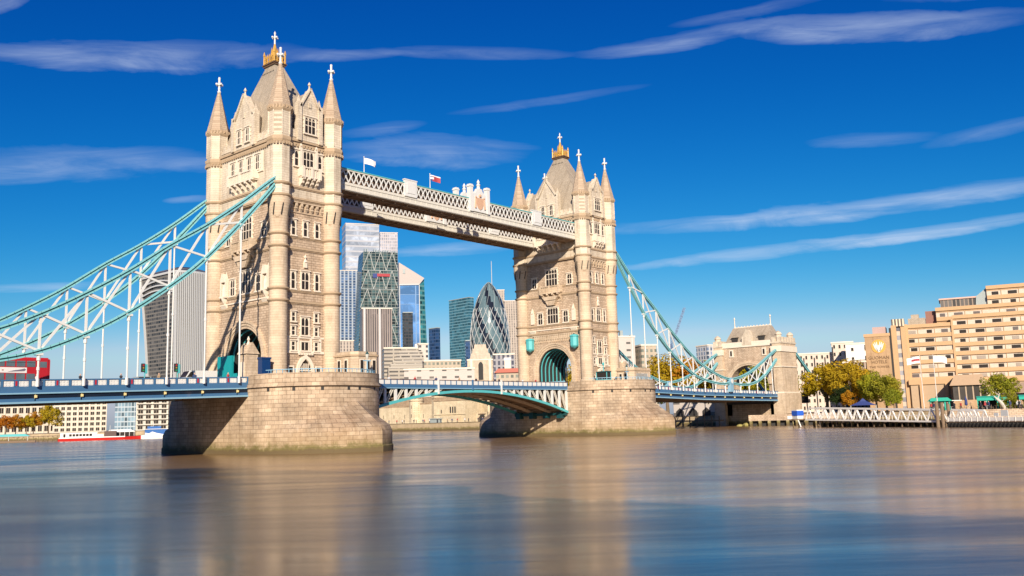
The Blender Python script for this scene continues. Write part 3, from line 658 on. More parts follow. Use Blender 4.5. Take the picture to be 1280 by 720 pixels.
# ---------------------------------------------------------------- high level walkways
def make_walkway(y0, y1, label, outer):
    T = thing('high_walkway', label, 'walkway', (41.15, 0, 44.6), group='high walkways between the towers'); O = (41.15, 0, 44.6)
    xa, xb = 6.3, 76.0
    MB().box(xa, xb, y0+0.25, y1-0.25, 44.45, 44.75).build('soffit', M_soffit, T, O)
    mb = MB(); 
    for x in range(9, 75, 3): mb.box(x-0.09, x+0.09, y0+0.3, y1-0.3, 44.3, 44.45)
    for y in (y0+0.9, y1-0.9): mb.box(xa, xb, y-0.1, y+0.1, 44.2, 44.3)
    mb.build('soffit_beam', M_soffit, T, O)
    MB().box(xa, xb, y0+0.5, y1-0.5, 44.75, 47.9).build('inner_wall', plain('walkway_glass', (0.16, 0.09, 0.05), 0.35), T, O) if outer is None else None
    mb = MB(); mb.box(xa, xb, y0+0.9, y1-0.9, 44.75, 48.0); mb.build('cabin', plain('walkway_cabin', (0.17, 0.10, 0.06), 0.5), T, O)
    mb = MB(); mb.prism([(y0+0.3, 48.45), (y1-0.3, 48.45), ((y0+y1)/2, 49.0)], 'x', xa, xb); mb.build('roof', plain('lead_roof', (0.25, 0.28, 0.28), 0.5), T, O)
    for y, s in ((y0, -1), (y1, 1)):
        def B(m, x0, x1, d0, d1, z0, z1):
            a, b = sorted((y+s*d0, y+s*d1)); m.box(x0, x1, a, b, z0, z1)
        mb = MB(); B(mb, xa, xb, -0.25, 0.12, 44.62, 45.75); B(mb, xa, xb, -0.25, 0.24, 44.72, 44.95); B(mb, xa, xb, -0.25, 0.22, 45.6, 45.8); B(mb, xa, xb, -0.2, 0.02, 45.8, 46.15)
        x = xa+1
        while x < xb: B(mb, x-0.07, x+0.07, -0.2, 0.17, 44.95, 45.6); x += 1.42
        mb.build('fascia', M_offw, T, O)
        mb = MB(); n = 60; dx = (xb-xa)/n
        for k in range(n):
            x0 = xa+k*dx
            mb.beam((x0, y+s*0.0, 46.15), (x0+dx, y+s*0.0, 48.25), 0.12, 0.30, (0, 1, 0)) if False else None
            for p, q in (((x0, 46.12), (x0+dx, 48.28)), ((x0, 48.28), (x0+dx, 46.12))):
                off = 0.03*(1 if q[1] > p[1] else -1)
                mb.beam((p[0], y+off, p[1]), (q[0], y+off, q[1]), 0.1, 0.26, (0, 1, 0)) if False else mb.beam((p[0], y+off, p[1]), (q[0], y+off, q[1]), 0.1, 0.2)
            mb.lathe([(0.2, 47.1), (0.2, 47.3)], 6, x0+dx/2, y)
        mb.build('lattice', M_white, T, O)
        mb = MB(); B(mb, xa, xb, -0.2, 0.1, 48.25, 48.5); mb.build('top_chord', M_offw, T, O)
        mb = MB(); B(mb, xa, xb, -0.25, 0.2, 48.5, 48.66); mb.build('handrail', M_teal, T, O)
    # carved shields standing on the outer parapet
    for y, s in ((y0, -1), (y1, 1)):
        for x in (24.4, 61.7, 57.9 if False else 24.4):
            pass
        for x in (24.4, 61.8):
            mb = MB(); a, b = sorted((y+s*0.32, y-s*0.2)); mb.box(x-1.5, x+1.5, a, b, 46.0, 49.1); mb.box(x-1.62, x+1.62, min(a, b)-0.06, b+0.06, 49.1, 49.3); mb.box(x-1.0, x+1.0, a-0.08, b+0.08, 46.6, 48.6)
            mb.build('plaque', M_white, T, O)
        mb = MB(); x = 43.3; a, b = sorted((y+s*0.4, y-s*0.3)); 
        mb.prism([(x-2.2, 46.0), (x+2.2, 46.0), (x+2.2, 49.6), (x+1.2, 49.9), (x+0.6, 50.9), (x-0.6, 50.9), (x-1.2, 49.9), (x-2.2, 49.6)], 'y', a, b)
        for q in (-1, 1): mb.box(x+q*2.5-0.42, x+q*2.5+0.42, a-0.12, b+0.12, 45.9, 51.0); mb.box(x+q*2.5-0.55, x+q*2.5+0.55, a-0.2, b+0.2, 51.0, 51.25); mb.box(x+q*2.5-0.42, x+q*2.5+0.42, a-0.12, b+0.12, 51.25, 51.5)
        mb.lathe([(0.4, 50.9), (0.3, 51.4), (0.5, 51.7), (0.2, 52.0), (0.35, 52.3), (0.05, 52.9)], 8, x, (a+b)/2)
        crest = mb.build('crest', M_white, T, O)
        mb = MB(); yy = y+s*0.45
        mb.prism([(x-1.0, 48.9), (x+1.0, 48.9), (x+1.0, 47.6), (x+0.6, 46.8), (x, 46.4), (x-0.6, 46.8), (x-1.0, 47.6)], 'y', yy-0.06, yy+0.06)
        for q in (-1, 1): mb.tube((x+q*1.4, yy, 46.7), (x+q*1.25, yy, 48.8), 0.24, 0.12, 6); mb.ball((x+q*1.2, yy, 49.0), 0.22, 6)
        mb.ball((x, yy, 49.4), 0.35, 6)
        mb.build('coat_of_arms', plain('carved_stone', (0.55, 0.34, 0.22), 0.8, var=0.3, scale=4), crest, O)
    return T
make_walkway(-8.3, -4.4, 'nearer high level walkway with white lattice sides and a central carved crest', 1)
make_walkway(4.4, 8.3, 'farther high level walkway seen below and behind the nearer one', 1)

# flags on the nearer walkway
def flag_mesh(L, H, seed, stripes=None):
    mb = MB(); n = 14; r = random.Random(seed); ph = r.random()*6
    def P(i, j, t): u = i/n; return (L*u*0.93, 0.22*u*math.sin(ph+u*6)+t, H*j-0.35*u*u+0.1*math.sin(ph+u*5)*u)
    for i in range(n):
        for j in range(6):
            a, b = j/6, (j+1)/6
            mb.cur = (stripes(i/n, j/6) if stripes else 0)
            mb.hexa([P(i, a, -.015), P(i+1, a, -.015), P(i+1, a, .015), P(i, a, .015)], [P(i, b, -.015), P(i+1, b, -.015), P(i+1, b, .015), P(i, b, .015)])
    return mb
M_fl_w = plain('white_cloth', (0.82, 0.8, 0.78), 0.8); M_fl_r = plain('red_cloth', (0.36, 0.05, 0.06), 0.8); M_fl_b = plain('blue_cloth', (0.04, 0.06, 0.20), 0.8)
def make_flag(loc, h, L, H, mats, stripes, label, rz, seed, grp):
    t = thing('flagpole', label, 'flag', loc, rz, grp)
    MB().tube((0, 0, 0), (0, 0, h), 0.09, 0.05).ball((0, 0, h), 0.12, 6).build('pole', M_white, t)
    flag_mesh(L, H, seed, stripes).build('flag', mats, t, loc=(0.08, 0, h-H-0.15))
    return t
make_flag((15.0, -6.3, 48.9), 3.4, 2.5, 1.1, [M_fl_w, M_fl_b], lambda u, v: 1 if (u > .9 and v < .2) else 0, 'white flag flying on the nearer high walkway, left of the plain white plaque', R(-15), 3, 'flags on the high walkway')
make_flag((31.6, -6.3, 48.9), 3.4, 2.4, 1.2, [M_fl_r, M_fl_w, M_fl_b], lambda u, v: 1 if (abs(v-.45) < .2 and abs(u-.5) > .1 and u < .3) or v > .8 else (2 if u < .2 else 0), 'red and white flag flying on the nearer high walkway, left of the carved crest', R(-15), 5, 'flags on the high walkway')

# ---------------------------------------------------------------- suspension chains
CT = [(6.2, 43.8), (7.8, 42.5), (12.5, 38.5), (18.3, 34.1), (24, 30.3), (30, 25.9), (36, 22.1), (41.2, 19.2), (46, 17.0), (52, 15.1), (57, 13.95), (61.5, 13.35)]
CB = [(6.2, 43.0), (7.8, 40.9), (12.5, 35.4), (19, 28.5), (24.4, 24.0), (30.2, 19.9), (35.5, 16.9), (41, 14.5), (46, 13.2), (52, 12.4), (57, 12.1), (61.5, 12.45)]
CT2 = [(61.5, 13.35), (68, 14.2), (75, 16.0), (82, 18.7), (87.5, 21.0), (92.4, 22.9)]
CB2 = [(61.5, 12.45), (68, 11.95), (74.5, 12.3), (80, 13.6), (86, 16.2), (92.4, 20.0)]
def chord_mb(pts, X, sg, y, n=5, h=0.54):
    mb = MB(); P = spline(pts, n)
    for a, b in zip(P, P[1:]):
        A, B = Vector((X+sg*a[0], y, a[1])), Vector((X+sg*b[0], y, b[1])); d = (B-A).normalized(); up_ = Vector((0, 1, 0)).cross(d); up_ = up_ if up_.z > 0 else -up_
        e = d*0.02
        mb.cur = 1; mb.beam(A-e, B+e, 0.46, h*0.4)
        mb.cur = 0
        for s in (-1, 1): mb.beam(A-e+up_*s*h*0.37, B+e+up_*s*h*0.37, 0.62, h*0.38)
    return mb
ST = [12.5+5.75*k for k in range(8)]
ST2 = [67.4, 72.8, 78.2, 83.6, 88.6]
def make_chain(X, sg, y, label):
    T = thing('suspension_chain', label, 'chain', (X+sg*34, y, 11.0), group='suspension chains of the side spans'); O = (X+sg*34, y, 11.0)
    for P in (CT, CT2): chord_mb(P, X, sg, y).build('upper_chord', [M_chain, M_dteal], T, O)
    for P in (CB, CB2): chord_mb(P, X, sg, y).build('lower_chord', [M_chain, M_dteal], T, O)
    for stn, ct, cb, end in ((ST, CT, CB, 61.5), (ST2, CT2, CB2, 92.4)):
        pts = list(stn)+([58.3] if stn is ST else [])
        for k, d in enumerate(pts):
            zt, zb = interp(ct, d), interp(cb, d)
            if k < len(pts)-1:
                d2 = pts[k+1]
                for (a, za, b, zb2), off in (((d, zt, d2, interp(cb, d2)), 0.06), ((d, zb, d2, interp(ct, d2)), -0.06)):
                    MB().beam((X+sg*a, y+off, za), (X+sg*b, y+off, zb2), 0.2, 0.3).build('diagonal', M_white, T, O)
            mb = MB().beam((X+sg*d, y, zb), (X+sg*d, y, zt), 0.28, 0.26, (0, 1, 0)); mb.box(X+sg*d-0.45, X+sg*d+0.45, y-0.3, y+0.3, zb-0.55, zb-0.25)
            mb.build('strut', M_white, T, O)
            zr = road_z(d)+0.1
            if zb-zr > 1.6:
                mb = MB().tube((X+sg*d, y, zr), (X+sg*d, y, zb-0.5), 0.13, n=8); mb.tube((X+sg*d, y, zb-1.2), (X+sg*d, y, zb-0.5), 0.24, n=8); mb.tube((X+sg*d, y, zr), (X+sg*d, y, zr+1.0), 0.2, n=8)
                mid = (zr+zb)/2; mb.tube((X+sg*d, y, mid-0.2), (X+sg*d, y, mid+0.2), 0.2, n=8)
                mb.build('hanger', M_white, T, O)
    x = X+sg*61.5
    mb = MB().tube((x, y-0.55, 12.9), (x, y+0.55, 12.9), 1.0, n=20); mb.build('pin_joint', M_lblue, T, O)
    MB().tube((x, y-0.62, 12.9), (x, y+0.62, 12.9), 0.62, n=20).build('pin_cover', M_white, T, O)
    MB().box(x-0.9, x+0.9, y-0.45, y+0.45, 9.9, 12.2).build('pin_post', M_lblue, T, O)
    return T
make_chain(0, -1, -10.1, 'teal and white suspension chain of the left span, nearer side of the road')
make_chain(0, -1, 10.1, 'teal and white suspension chain of the left span, farther side, behind the other')
make_chain(82.3, 1, -10.1, 'teal and white suspension chain of the right span, nearer side of the road')
make_chain(82.3, 1, 10.1, 'teal and white suspension chain of the right span, farther side, seen behind the hangers')
for X, sg in ((0, -1), (82.3, 1)):
    for y in (-10.1, 10.1):
        mb = chord_mb([(106, 22.8), (118, 15.5), (131, 7.2)], X, sg, y, 3, 0.9)
        o = mb.build('land_tie', [M_chain, M_dteal]); w = {(-1, -10.1): 'nearer left', (-1, 10.1): 'farther left', (1, -10.1): 'nearer right', (1, 10.1): 'farther right'}[(sg, y)]
        tag(o, 'teal land tie sloping down from the %s corner of a gateway into the trees' % w, 'chain', 'land ties of the chains')

# ---------------------------------------------------------------- side span decks
def panel_mesh(w, h):
    mb = MB(); mb.box(-w/2, w/2, -0.03, 0.03, -h/2, h/2)
    for i in range(3):
        for j in range(2):
            x = -w/2+w*(i+0.5)/3; z = -h/2+h*(j+0.5)/2
            for a in range(4): mb.lathe([(0.09, z-0.0), (0.09, z+0.01)], 5, x+0.1*math.cos(a*PI/2), -0.0) if False else None
            mb.tube((x, -0.055, z), (x, 0.055, z), h*0.19, n=8)
    return mb.mesh('parapet_panel', [M_white])
PANEL = panel_mesh(1.28, 0.72)
POST = (MB().box(-0.13, 0.13, -0.12, 0.12, 0.1, 0.95).mesh('parapet_post', M_blue),)
POST_S = (MB().box(-0.28, 0.28, -0.1, 0.1, 0.1, 0.95).mesh('parapet_post', M_blue), MB().box(-0.11, 0.11, -0.13, 0.13, 0.25, 0.85).mesh('shield', M_red))
def make_deck(X, sg, label):
    x0, x1 = X+sg*10.66, X+sg*93.0; O = (X+sg*52, 0, 8.0)
    T = thing('side_span_deck', label, 'bridge deck', O, group='suspended side spans of the road')
    P = [(d, road_z(d)) for d in (10.66, 20, 30, 40, 46, 60, 75, 92.9)]
    def strip(name, mat, y0, y1, dz0, dz1, par=T):
        mb = MB()
        for (a, za), (b, zb) in zip(P, P[1:]):
            xa, xb = X+sg*a, X+sg*b
            mb.hexa([(xa, y0, za+dz0), (xb, y0, zb+dz0), (xb, y1, zb+dz0), (xa, y1, za+dz0)], [(xa, y0, za+dz1), (xb, y0, zb+dz1), (xb, y1, zb+dz1), (xa, y1, za+dz1)])
        return mb.build(name, mat, par, O)
    strip('roadway', M_road, -9.3, 9.3, -0.5, 0.0)
    strip('soffit', M_soffit, -9.0, 9.0, -1.35, -1.15)
    mb = MB()
    d = 12
    while d < 92: z = road_z(d); x = X+sg*d; mb.box(x-0.2, x+0.2, -9.3, 9.3, z-2.0, z-1.35); d += 5.75
    mb.build('cross_girder', M_soffit, T, O)
    for s in (-1, 1):
        e = s*9.6
        def sp_(name, mat, d0, d1, z0, z1):
            a, b = sorted((e+s*d0, e+s*d1)); return strip(name, mat, a, b, z0, z1)
        sp_('girder', M_dblue, -0.25, -0.02, -1.75, 0.1)
        sp_('lower_flange', M_lblue, -0.45, 0.18, -1.98, -1.75)
        sp_('lower_flange', M_blue, -0.3, 0.05, -1.75, -1.35)
        sp_('upper_flange', M_blue, -0.3, 0.10, -0.62, -0.02)
        sp_('cornice', M_lblue, -0.35, 0.22, -0.80, -0.62)
        sp_('parapet_base', M_blue, -0.15, 0.10, -0.02, 0.17)
        sp_('handrail', M_blue, -0.16, 0.14, 0.90, 1.04)
        d = 11.6; k = 0
        while d < 92.2:
            z = road_z(d)+0.53; x = X+sg*d
            o = link('parapet_panel', PANEL, T, (x-O[0], e-O[1], z-O[2]))
            d += 1.64; k += 1
        d = 11.6-0.82; k = 0
        while d < 92.9:
            z = road_z(d); x = X+sg*d; q_ = POST_S if k % 3 == 2 else POST
            o = link('parapet_post', q_[0], T, (x-O[0], e-O[1], z-O[2]))
            if k % 3 == 2: link('shield', POST_S[1], o)
            d += 1.64; k += 1
        mb = MB(); d = 12.5
        while d < 92: z = road_z(d); x = X+sg*d; mb.box(x-0.14, x+0.14, e+s*0.2-0.1, e+s*0.2+0.1, z-1.28, z-0.96); mb.box(x-0.07, x+0.07, e-0.05, e+0.05+0.1, z-1.7, z-0.6) ; d += 5.75
        mb.build('boss', plain('gilt_boss', (0.75, 0.62, 0.28), 0.5), T, O)
    return T
make_deck(0, -1, 'blue and white suspended road deck running from the left edge to the nearer tower')
make_deck(82.3, 1, 'blue and white suspended road deck between the farther tower and the arch gateway')

# ---------------------------------------------------------------- bascules
def make_bascule(X, sg, label):
    """X = tower centre, sg = direction to midstream"""
    a0, a1 = 10.66, 41.12; O = (X+sg*10.66, 0, 9.6)
    T = thing('bascule_leaf', label, 'bascule', O, group='lifting leaves of the road between the towers')
    def xx(a): return X+sg*a
    def top(a): return 10.95
    def bot(a): q = (41.15-a)/30.5; return 9.6-4.5*q**2
    def bx(mb, aa, ab, y0, y1, z0, z1): x0_, x1_ = sorted((xx(aa), xx(ab))); mb.box(x0_, x1_, y0, y1, z0, z1)
    mb = MB(); bx(mb, a0, a1, -7.4, 7.4, 10.45, 10.8); mb.build('roadway', M_road, T, O)
    A = [a0+(a1-a0)*k/12 for k in range(13)]
    mb = MB()
    for k in range(12): mb.hexa([(xx(A[k]), -7.2, bot(A[k])+0.85), (xx(A[k+1]), -7.2, bot(A[k+1])+0.85), (xx(A[k+1]), 7.2, bot(A[k+1])+0.85), (xx(A[k]), 7.2, bot(A[k])+0.85)],
                                 [(xx(A[k]), -7.2, bot(A[k])+0.95), (xx(A[k+1]), -7.2, bot(A[k+1])+0.95), (xx(A[k+1]), 7.2, bot(A[k+1])+0.95), (xx(A[k]), 7.2, bot(A[k])+0.95)])
    mb.build('underside', M_soffit, T, O)
    M_rib = plain('rib_paint', (0.48, 0.36, 0.25), 0.7, var=0.3)
    for yi, y in enumerate((-7.45, -2.6, 2.6, 7.45)):
        outer = abs(y) > 7; mt = M_teal if outer else M_rib
        mb = MB()
        for k in range(12): mb.beam((xx(A[k]), y, bot(A[k])+0.2), (xx(A[k+1]), y, bot(A[k+1])+0.2), 0.55, 0.5)
        mb.build('arch_rib', mt, T, O)
        if outer:
            for k in range(0, 11):
                z1, z0 = 10.4, bot(A[k])+0.35
                if z1-z0 > 0.9:
                    MB().box(xx(A[k]+.25)-0.24, xx(A[k]+.25)+0.24, y-0.18, y+0.18, z0, z1).build('post', M_white, T, O)
                    mb = MB(); ac = (A[k]+A[k+1])/2
                    for w_ in (-0.22, 0.22): mb.beam((xx(A[k]+0.45+w_), y, z0+0.1), (xx(A[k+1]-0.3+w_), y, z1), 0.14, 0.16)
                    mb.build('diagonal', M_offw, T, O)
            mb = MB(); 
            for k in range(13): mb.box(xx(A[k])-0.08, xx(A[k])+0.08, -7.3, 7.3, bot(A[k])+0.35, bot(A[k])+0.6) if yi == 0 else None
            if yi == 0: mb.build('cross_beam', M_soffit, T, O)
    for s in (-1, 1):
        e = s*7.6
        mb = MB(); bx(mb, a0, a1, min(e-s*0.3, e+s*0.12), max(e-s*0.3, e+s*0.12), 10.35, 10.95); mb.build('edge_girder', M_blue, T, O)
        mb = MB(); bx(mb, a0, a1, min(e-s*0.2, e+s*0.22), max(e-s*0.2, e+s*0.22), 10.2, 10.35); mb.build('edge_flange', M_lblue, T, O)
        mb = MB(); bx(mb, a0, a1, e-0.1, e+0.1, 11.78, 11.9); mb.build('handrail', plain('dark_rail', (0.10, 0.05, 0.05), 0.5), T, O)
        n = 20; w = (a1-a0)/n
        pm = MB().box(-w/2+0.12, w/2-0.12, -0.03, 0.03, -0.38, 0.38).mesh('parapet_panel', M_white)
        mp = MB()
        for k in range(n):
            link('parapet_panel', pm, T, (xx(a0+(k+.5)*w)-O[0], e, 11.38-O[2])); bx(mp, a0+k*w-0.08, a0+k*w+0.08, e-0.09, e+0.09, 10.9, 11.8)
        mp.build('parapet_post', M_blue, T, O)
        # signal post hung on the outside of the leaf
        p = a0+20.9 if sg > 0 else a0+22.2
        MB().box(xx(p)-0.16, xx(p)+0.16, e+s*0.2-0.12, e+s*0.2+0.12, 9.2, 12.1).build('depth_board', M_white, T, O)
    mb = MB()
    for y in (-6, -2, 2, 6): bx(mb, a0-0.2, a0+1.4, y-0.6, y+0.6, 4.0, 5.4)
    bx(mb, a0-0.2, a0+0.8, -7.4, 7.4, 4.6, 5.2)
    mb.build('bearing', M_dteal, T, O)
    if sg > 0:
        for q in (-7.8, 7.8):
            mb = MB(); bx(mb, a1-0.35, a1, q-.1, q+.1, 10.0, 12.0); mb.build('nose_plate', M_blue, T, O)
    return T
make_bascule(0, 1, 'left lifting leaf of the road between the towers, teal truss with white posts')
make_bascule(82.3, -1, 'right lifting leaf of the road between the towers, with brown ribs showing beneath')

# ---------------------------------------------------------------- gateways at the ends of the bridge
def make_gateway(X, sg, label):
    T = thing('arch_gateway', label, 'gateway', (X, 0, 0), group='stone gateways at the ends of the bridge')
    L = []
    def mir(mb):
        if sg < 0: mb.v = [(-v[0], v[1], v[2]) for v in mb.v]
        return mb
    arch = [(6.5*math.cos(PI*k/20), 12.6+6.2*math.sin(PI*k/20)) for k in range(21)]
    for s in (-1, 1):
        mir(MB().box(0, 11, min(s*8.6, s*11.5), max(s*8.6, s*11.5), -2, 25.0)).build('pylon', M_ash, T)
        mir(MB().box(-0.6, 11.6, min(s*8.2, s*12.0), max(s*8.2, s*12.0), -2, 9.6)).build('pylon_base', M_ash, T)
        for q_, za_, zb_ in ((8.2, 9.6, 10.0), (8.3, 17.6, 17.9), (8.25, 22.4, 24.2)): mir(MB().box(q_-8.6, 11.35, min(s*q_, s*11.8), max(s*q_, s*11.8), za_, zb_)).build('pylon_band', M_port, T)
        mb = MB(); mb.box(-0.2, 11.2, min(s*8.4, s*11.7), max(s*8.4, s*11.7), 25.0, 25.5)
        for i in range(6):
            for j in range(2): mb.box(i*2.0, i*2.0+1.1, s*10.05-1.45+j*1.8, s*10.05-1.45+j*1.8+1.1, 25.5, 27.0)
        mb.lathe([(1.0, 25.5), (1.0, 27.6), (1.2, 27.8), (0.9, 28.4), (0.2, 28.9)], 8, 1.2, s*10.4); mb.lathe([(1.0, 25.5), (1.0, 27.6), (1.2, 27.8), (0.9, 28.4), (0.2, 28.9)], 8, 9.8, s*10.4)
        mir(mb).build('pylon_parapet', M_upper, T)
    prof = [(8.7, 3.0), (8.7, 24.6), (-8.7, 24.6), (-8.7, 3.0), (-6.5, 3.0)]+arch[::-1]+[(6.5, 3.0)]
    mir(MB().prism(prof, 'x', 0.8, 4.0)).build('arch_wall', M_gran, T); mir(MB().box(4.0, 10.2, -8.7, 8.7, 20.5, 24.6)).build('attic', M_gran, T)
    for x0, x1 in ((0.35, 0.8), (4.0, 4.3)):
        mb = MB()
        for k in range(20):
            a0, a1 = PI*k/20, PI*(k+1)/20
            mb.prism([(r*math.cos(a), 12.6+r*.954*math.sin(a)) for r, a in ((6.5, a0), (7.8, a0), (7.8, a1), (6.5, a1))], 'x', x0, x1)
            mb.prism([(r*math.cos(a), 12.6+r*.954*math.sin(a)) for r, a in ((7.0, a0), (7.5, a0), (7.5, a1), (7.0, a1))], 'x', x0-.15, x1+.1)
        mir(mb).build('arch_moulding', M_ash, T)
    mb = MB(); mb.box(0.5, 10.5, -8.7, 8.7, 24.6, 25.1); mb.box(0.6, 1.0, -8.7, 8.7, 25.1, 26.3); mb.box(10.0, 10.4, -8.7, 8.7, 25.1, 26.3); mir(mb).build('cornice', M_port, T)
    for y in (-5.6, 5.6):
        w_ = mir(MB().box(0.55, 0.82, y-0.7, y+0.7, 21.6, 24.0)).build('window', M_port, T)
        mir(MB().box(0.45, 0.6, y-0.28, y+0.28, 22.0, 23.6)).build('window_pane', M_pane, w_)
    mb = MB(); mb.loft([[(0.9, -8.3, 25.1), (10.1, -8.3, 25.1), (10.1, 8.3, 25.1), (0.9, 8.3, 25.1)], [(2.4, -7.4, 28.0), (8.6, -7.4, 28.0), (8.6, 7.4, 28.0), (2.4, 7.4, 28.0)], [(4.3, -6.2, 31.2), (6.7, -6.2, 31.2), (6.7, 6.2, 31.2), (4.3, 6.2, 31.2)]])
    rf = mir(mb).build('roof', M_slate, T)
    mb = MB(); mb.box(5.4, 5.6, -6.2, 6.2, 31.2, 31.5)
    for k in range(12): mb.box(5.4, 5.6, -6.1+k*1.08, -5.7+k*1.08, 31.5, 31.75)
    for y in (-6.2, 6.2): mb.lathe([(0.3, 31.2), (0.15, 31.9), (0.12, 34.0), (0.3, 34.2), (0.03, 34.9)], 6, 5.5, y)
    mir(mb).build('roof_crest', M_port, rf)
    mb = MB(); mb.prism([(-1.6, 25.1), (1.6, 25.1), (1.6, 27.6), (0, 30.2), (-1.6, 27.6)], 'x', 0.5, 3.6); mir(mb).build('gable', M_upper, rf)
    mb = MB()
    for y in (-4.6, 4.6): mb.box(1.6, 3.4, y-1.0, y+1.0, 26.0, 28.0); 
    mir(mb).build('dormer', M_dark, rf)
    mb = MB()
    for y in (-4.6, 4.6): mb.prism([(y-1.3, 27.9), (y+1.3, 27.9), (y, 28.9)], 'x', 1.2, 4.4)
    mir(mb).build('dormer_roof', M_slate, rf)
    mir(MB().box(0.5, 25, -8.6, 8.6, 6.5, 9.9)).build('road_bed', M_road, T)
    mir(MB().box(0.8, 10.2, -8.6, 8.6, -2, 6.5)).build('abutment', M_pier, T)
    return T
make_gateway(175.3, 1, 'stone arch gateway with steep roof where the farther side span reaches the right bank')
make_gateway(-93.0, -1, 'stone arch gateway at the near bank, beyond the left edge of the picture')
# ================================================================ river, banks, ground
def make_water():
    t = NT('river_water'); w = t.world(); x, y, z = t.sep(w)
    # long-exposure water: faint drifting bands, no crisp ripples
    a = t.noise(0.018, 4, 0.6, t.comb(t.math('MULTIPLY', x, 1.0), t.math('MULTIPLY', y, 1.0)), 0.6)
    b = t.noise(0.09, 4, 0.6, w, 0.5)
    c = t.mix(t.ramp(a, 0.35, 0.68), (0.235, 0.135, 0.055), (0.29, 0.175, 0.08))
    c = t.mix(t.math('MULTIPLY', t.ramp(b, 0.45, 0.75), 0.4), c, (0.23, 0.15, 0.085))
    u = t.math('ADD', t.math('MULTIPLY', x, 0.757), t.math('MULTIPLY', y, 0.653)); v = t.math('SUBTRACT', t.math('MULTIPLY', x, 0.653), t.math('MULTIPLY', y, 0.757))
    bd = t.noise(1.0, 6, 0.62, t.comb(t.math('MULTIPLY', u, 0.16), t.math('MULTIPLY', v, 0.022)), 0.7)
    c = t.mix(t.ramp(bd, 0.38, 0.62), c, t.mix(1.0, c, (0.80, 0.82, 0.86), 'MULTIPLY'))
    t.base(c); t.p.inputs['IOR'].default_value = 1.48; t.p.inputs['Specular IOR Level'].default_value = 0.6
    t.rough(t.math('MULTIPLY_ADD', t.ramp(bd, 0.35, 0.65), 0.11, 0.155))
    # long ripples lying across the view
    u = t.math('ADD', t.math('MULTIPLY', x, 0.757), t.math('MULTIPLY', y, 0.653)); v = t.math('SUBTRACT', t.math('MULTIPLY', x, 0.653), t.math('MULTIPLY', y, 0.757))
    n1 = t.noise(1.0, 4, 0.55, t.comb(t.math('MULTIPLY', u, 0.55), t.math('MULTIPLY', v, 0.10)))
    n2 = t.noise(1.0, 3, 0.5, t.comb(t.math('MULTIPLY', u, 0.12), t.math('MULTIPLY', v, 0.03)))
    n3 = t.noise(1.0, 3, 0.5, t.comb(t.math('MULTIPLY', u, 2.2), t.math('MULTIPLY', v, 0.35)))
    t.bump(t.math('ADD', t.math('MULTIPLY', n3, 0.015), t.math('ADD', t.math('MULTIPLY', n1, 0.2), t.math('MULTIPLY', n2, 0.7))), 0.10, 1.0)
    mb = MB(); mb.add([(-2500, -2500, 0), (2500, -2500, 0), (2500, 2500, 0), (-2500, 2500, 0)], [(0, 1, 2, 3)])
    o = mb.build('river', t.m); tag(o, 'smooth brown and blue river water, blurred by a long exposure', kind='structure')
make_water()
M_ground = plain('town_ground', (0.22, 0.19, 0.15), 0.95, var=0.3, scale=0.05)
M_quay = stone('quay_wall', (0.52, 0.42, 0.29), (0.44, 0.35, 0.23), (0.28, 0.22, 0.15), 1.4, 0.5, 0.3, 0.5, 0.03, extra=mossy)
BANK = [(60, -420), (128, -150), (150, -110), (163, -60), (172, -22), (179, 0), (180, 215), (150, 280), (95, 352), (60, 405), (0, 520), (-140, 1100)]
GZ = 3.3
mb = MB(); n = len(BANK)
vs = [(x, y, GZ) for x, y in BANK]+[(x+3500*(0.9 if y > 300 else 1), y+(900 if y > 300 else -600 if y < -200 else 0), GZ) for x, y in BANK]
mb.add(vs, [(i, i+1, n+i+1, n+i) for i in range(n-1)])
tag(mb.build('north_bank_ground', M_ground), 'flat paved ground of the far bank', kind='structure')
mb = MB()
for (x0, y0), (x1, y1) in zip(BANK, BANK[1:]):
    mb.hexa([(x0, y0, -2), (x1, y1, -2), (x1+2, y1, -2), (x0+2, y0, -2)], [(x0+.4, y0, GZ+.02), (x1+.4, y1, GZ+.02), (x1+2, y1, GZ+.02), (x0+2, y0, GZ+.02)])
tag(mb.build('embankment_wall', M_quay), 'stone river wall running along the far bank under the bridge', 'wall')
mb = MB(); mb.box(-1500, -96, -1500, 1500, -3, 2.6)
tag(mb.build('south_bank_ground', M_ground), 'paved ground of the near bank', kind='structure')

# warehouses on the near bank, behind the photographer, whose shade falls over the river
M_wh = facade('warehouse_brick', (0.34, 0.2, 0.12), (0.05, 0.05, 0.06), 3.2, 3.4, 0.4, 0.55)
def warehouse(y0, y1, h, label):
    x1 = -96.5; T = thing('riverside_warehouse', label, 'warehouse', (x1, (y0+y1)/2, 2.6), group='warehouses on the near bank'); O = (x1, (y0+y1)/2, 2.6)
    MB().box(x1-24, x1, y0, y1, 2.6, h).build('wall', M_wh, T, O)
    MB().prism([(x1-24.5, h), (x1+.4, h), (x1-12, h+3.5)], 'y', y0+.1, y1-.1).build('roof', M_slate, T, O)
    for k in range(int((y1-y0)/9)): MB().box(x1-4, x1-2.6, y0+4+k*9, y0+6+k*9, h, h+2.3).build('chimney', M_wh, T, O)
warehouse(-260, -134, 27.0, 'long brick riverside warehouse behind the camera, lowest eaves of the left group')
warehouse(-133.9, -127, 29.5, 'narrow brick stair tower block between two riverside warehouses')
warehouse(-126.9, -93, 34.6, 'tallest brick riverside warehouse of the near bank')
warehouse(-92.9, -70, 31.5, 'brick riverside warehouse next to the tallest one')
warehouse(-69.9, -44, 28.0, 'brick riverside warehouse nearest the left gateway')
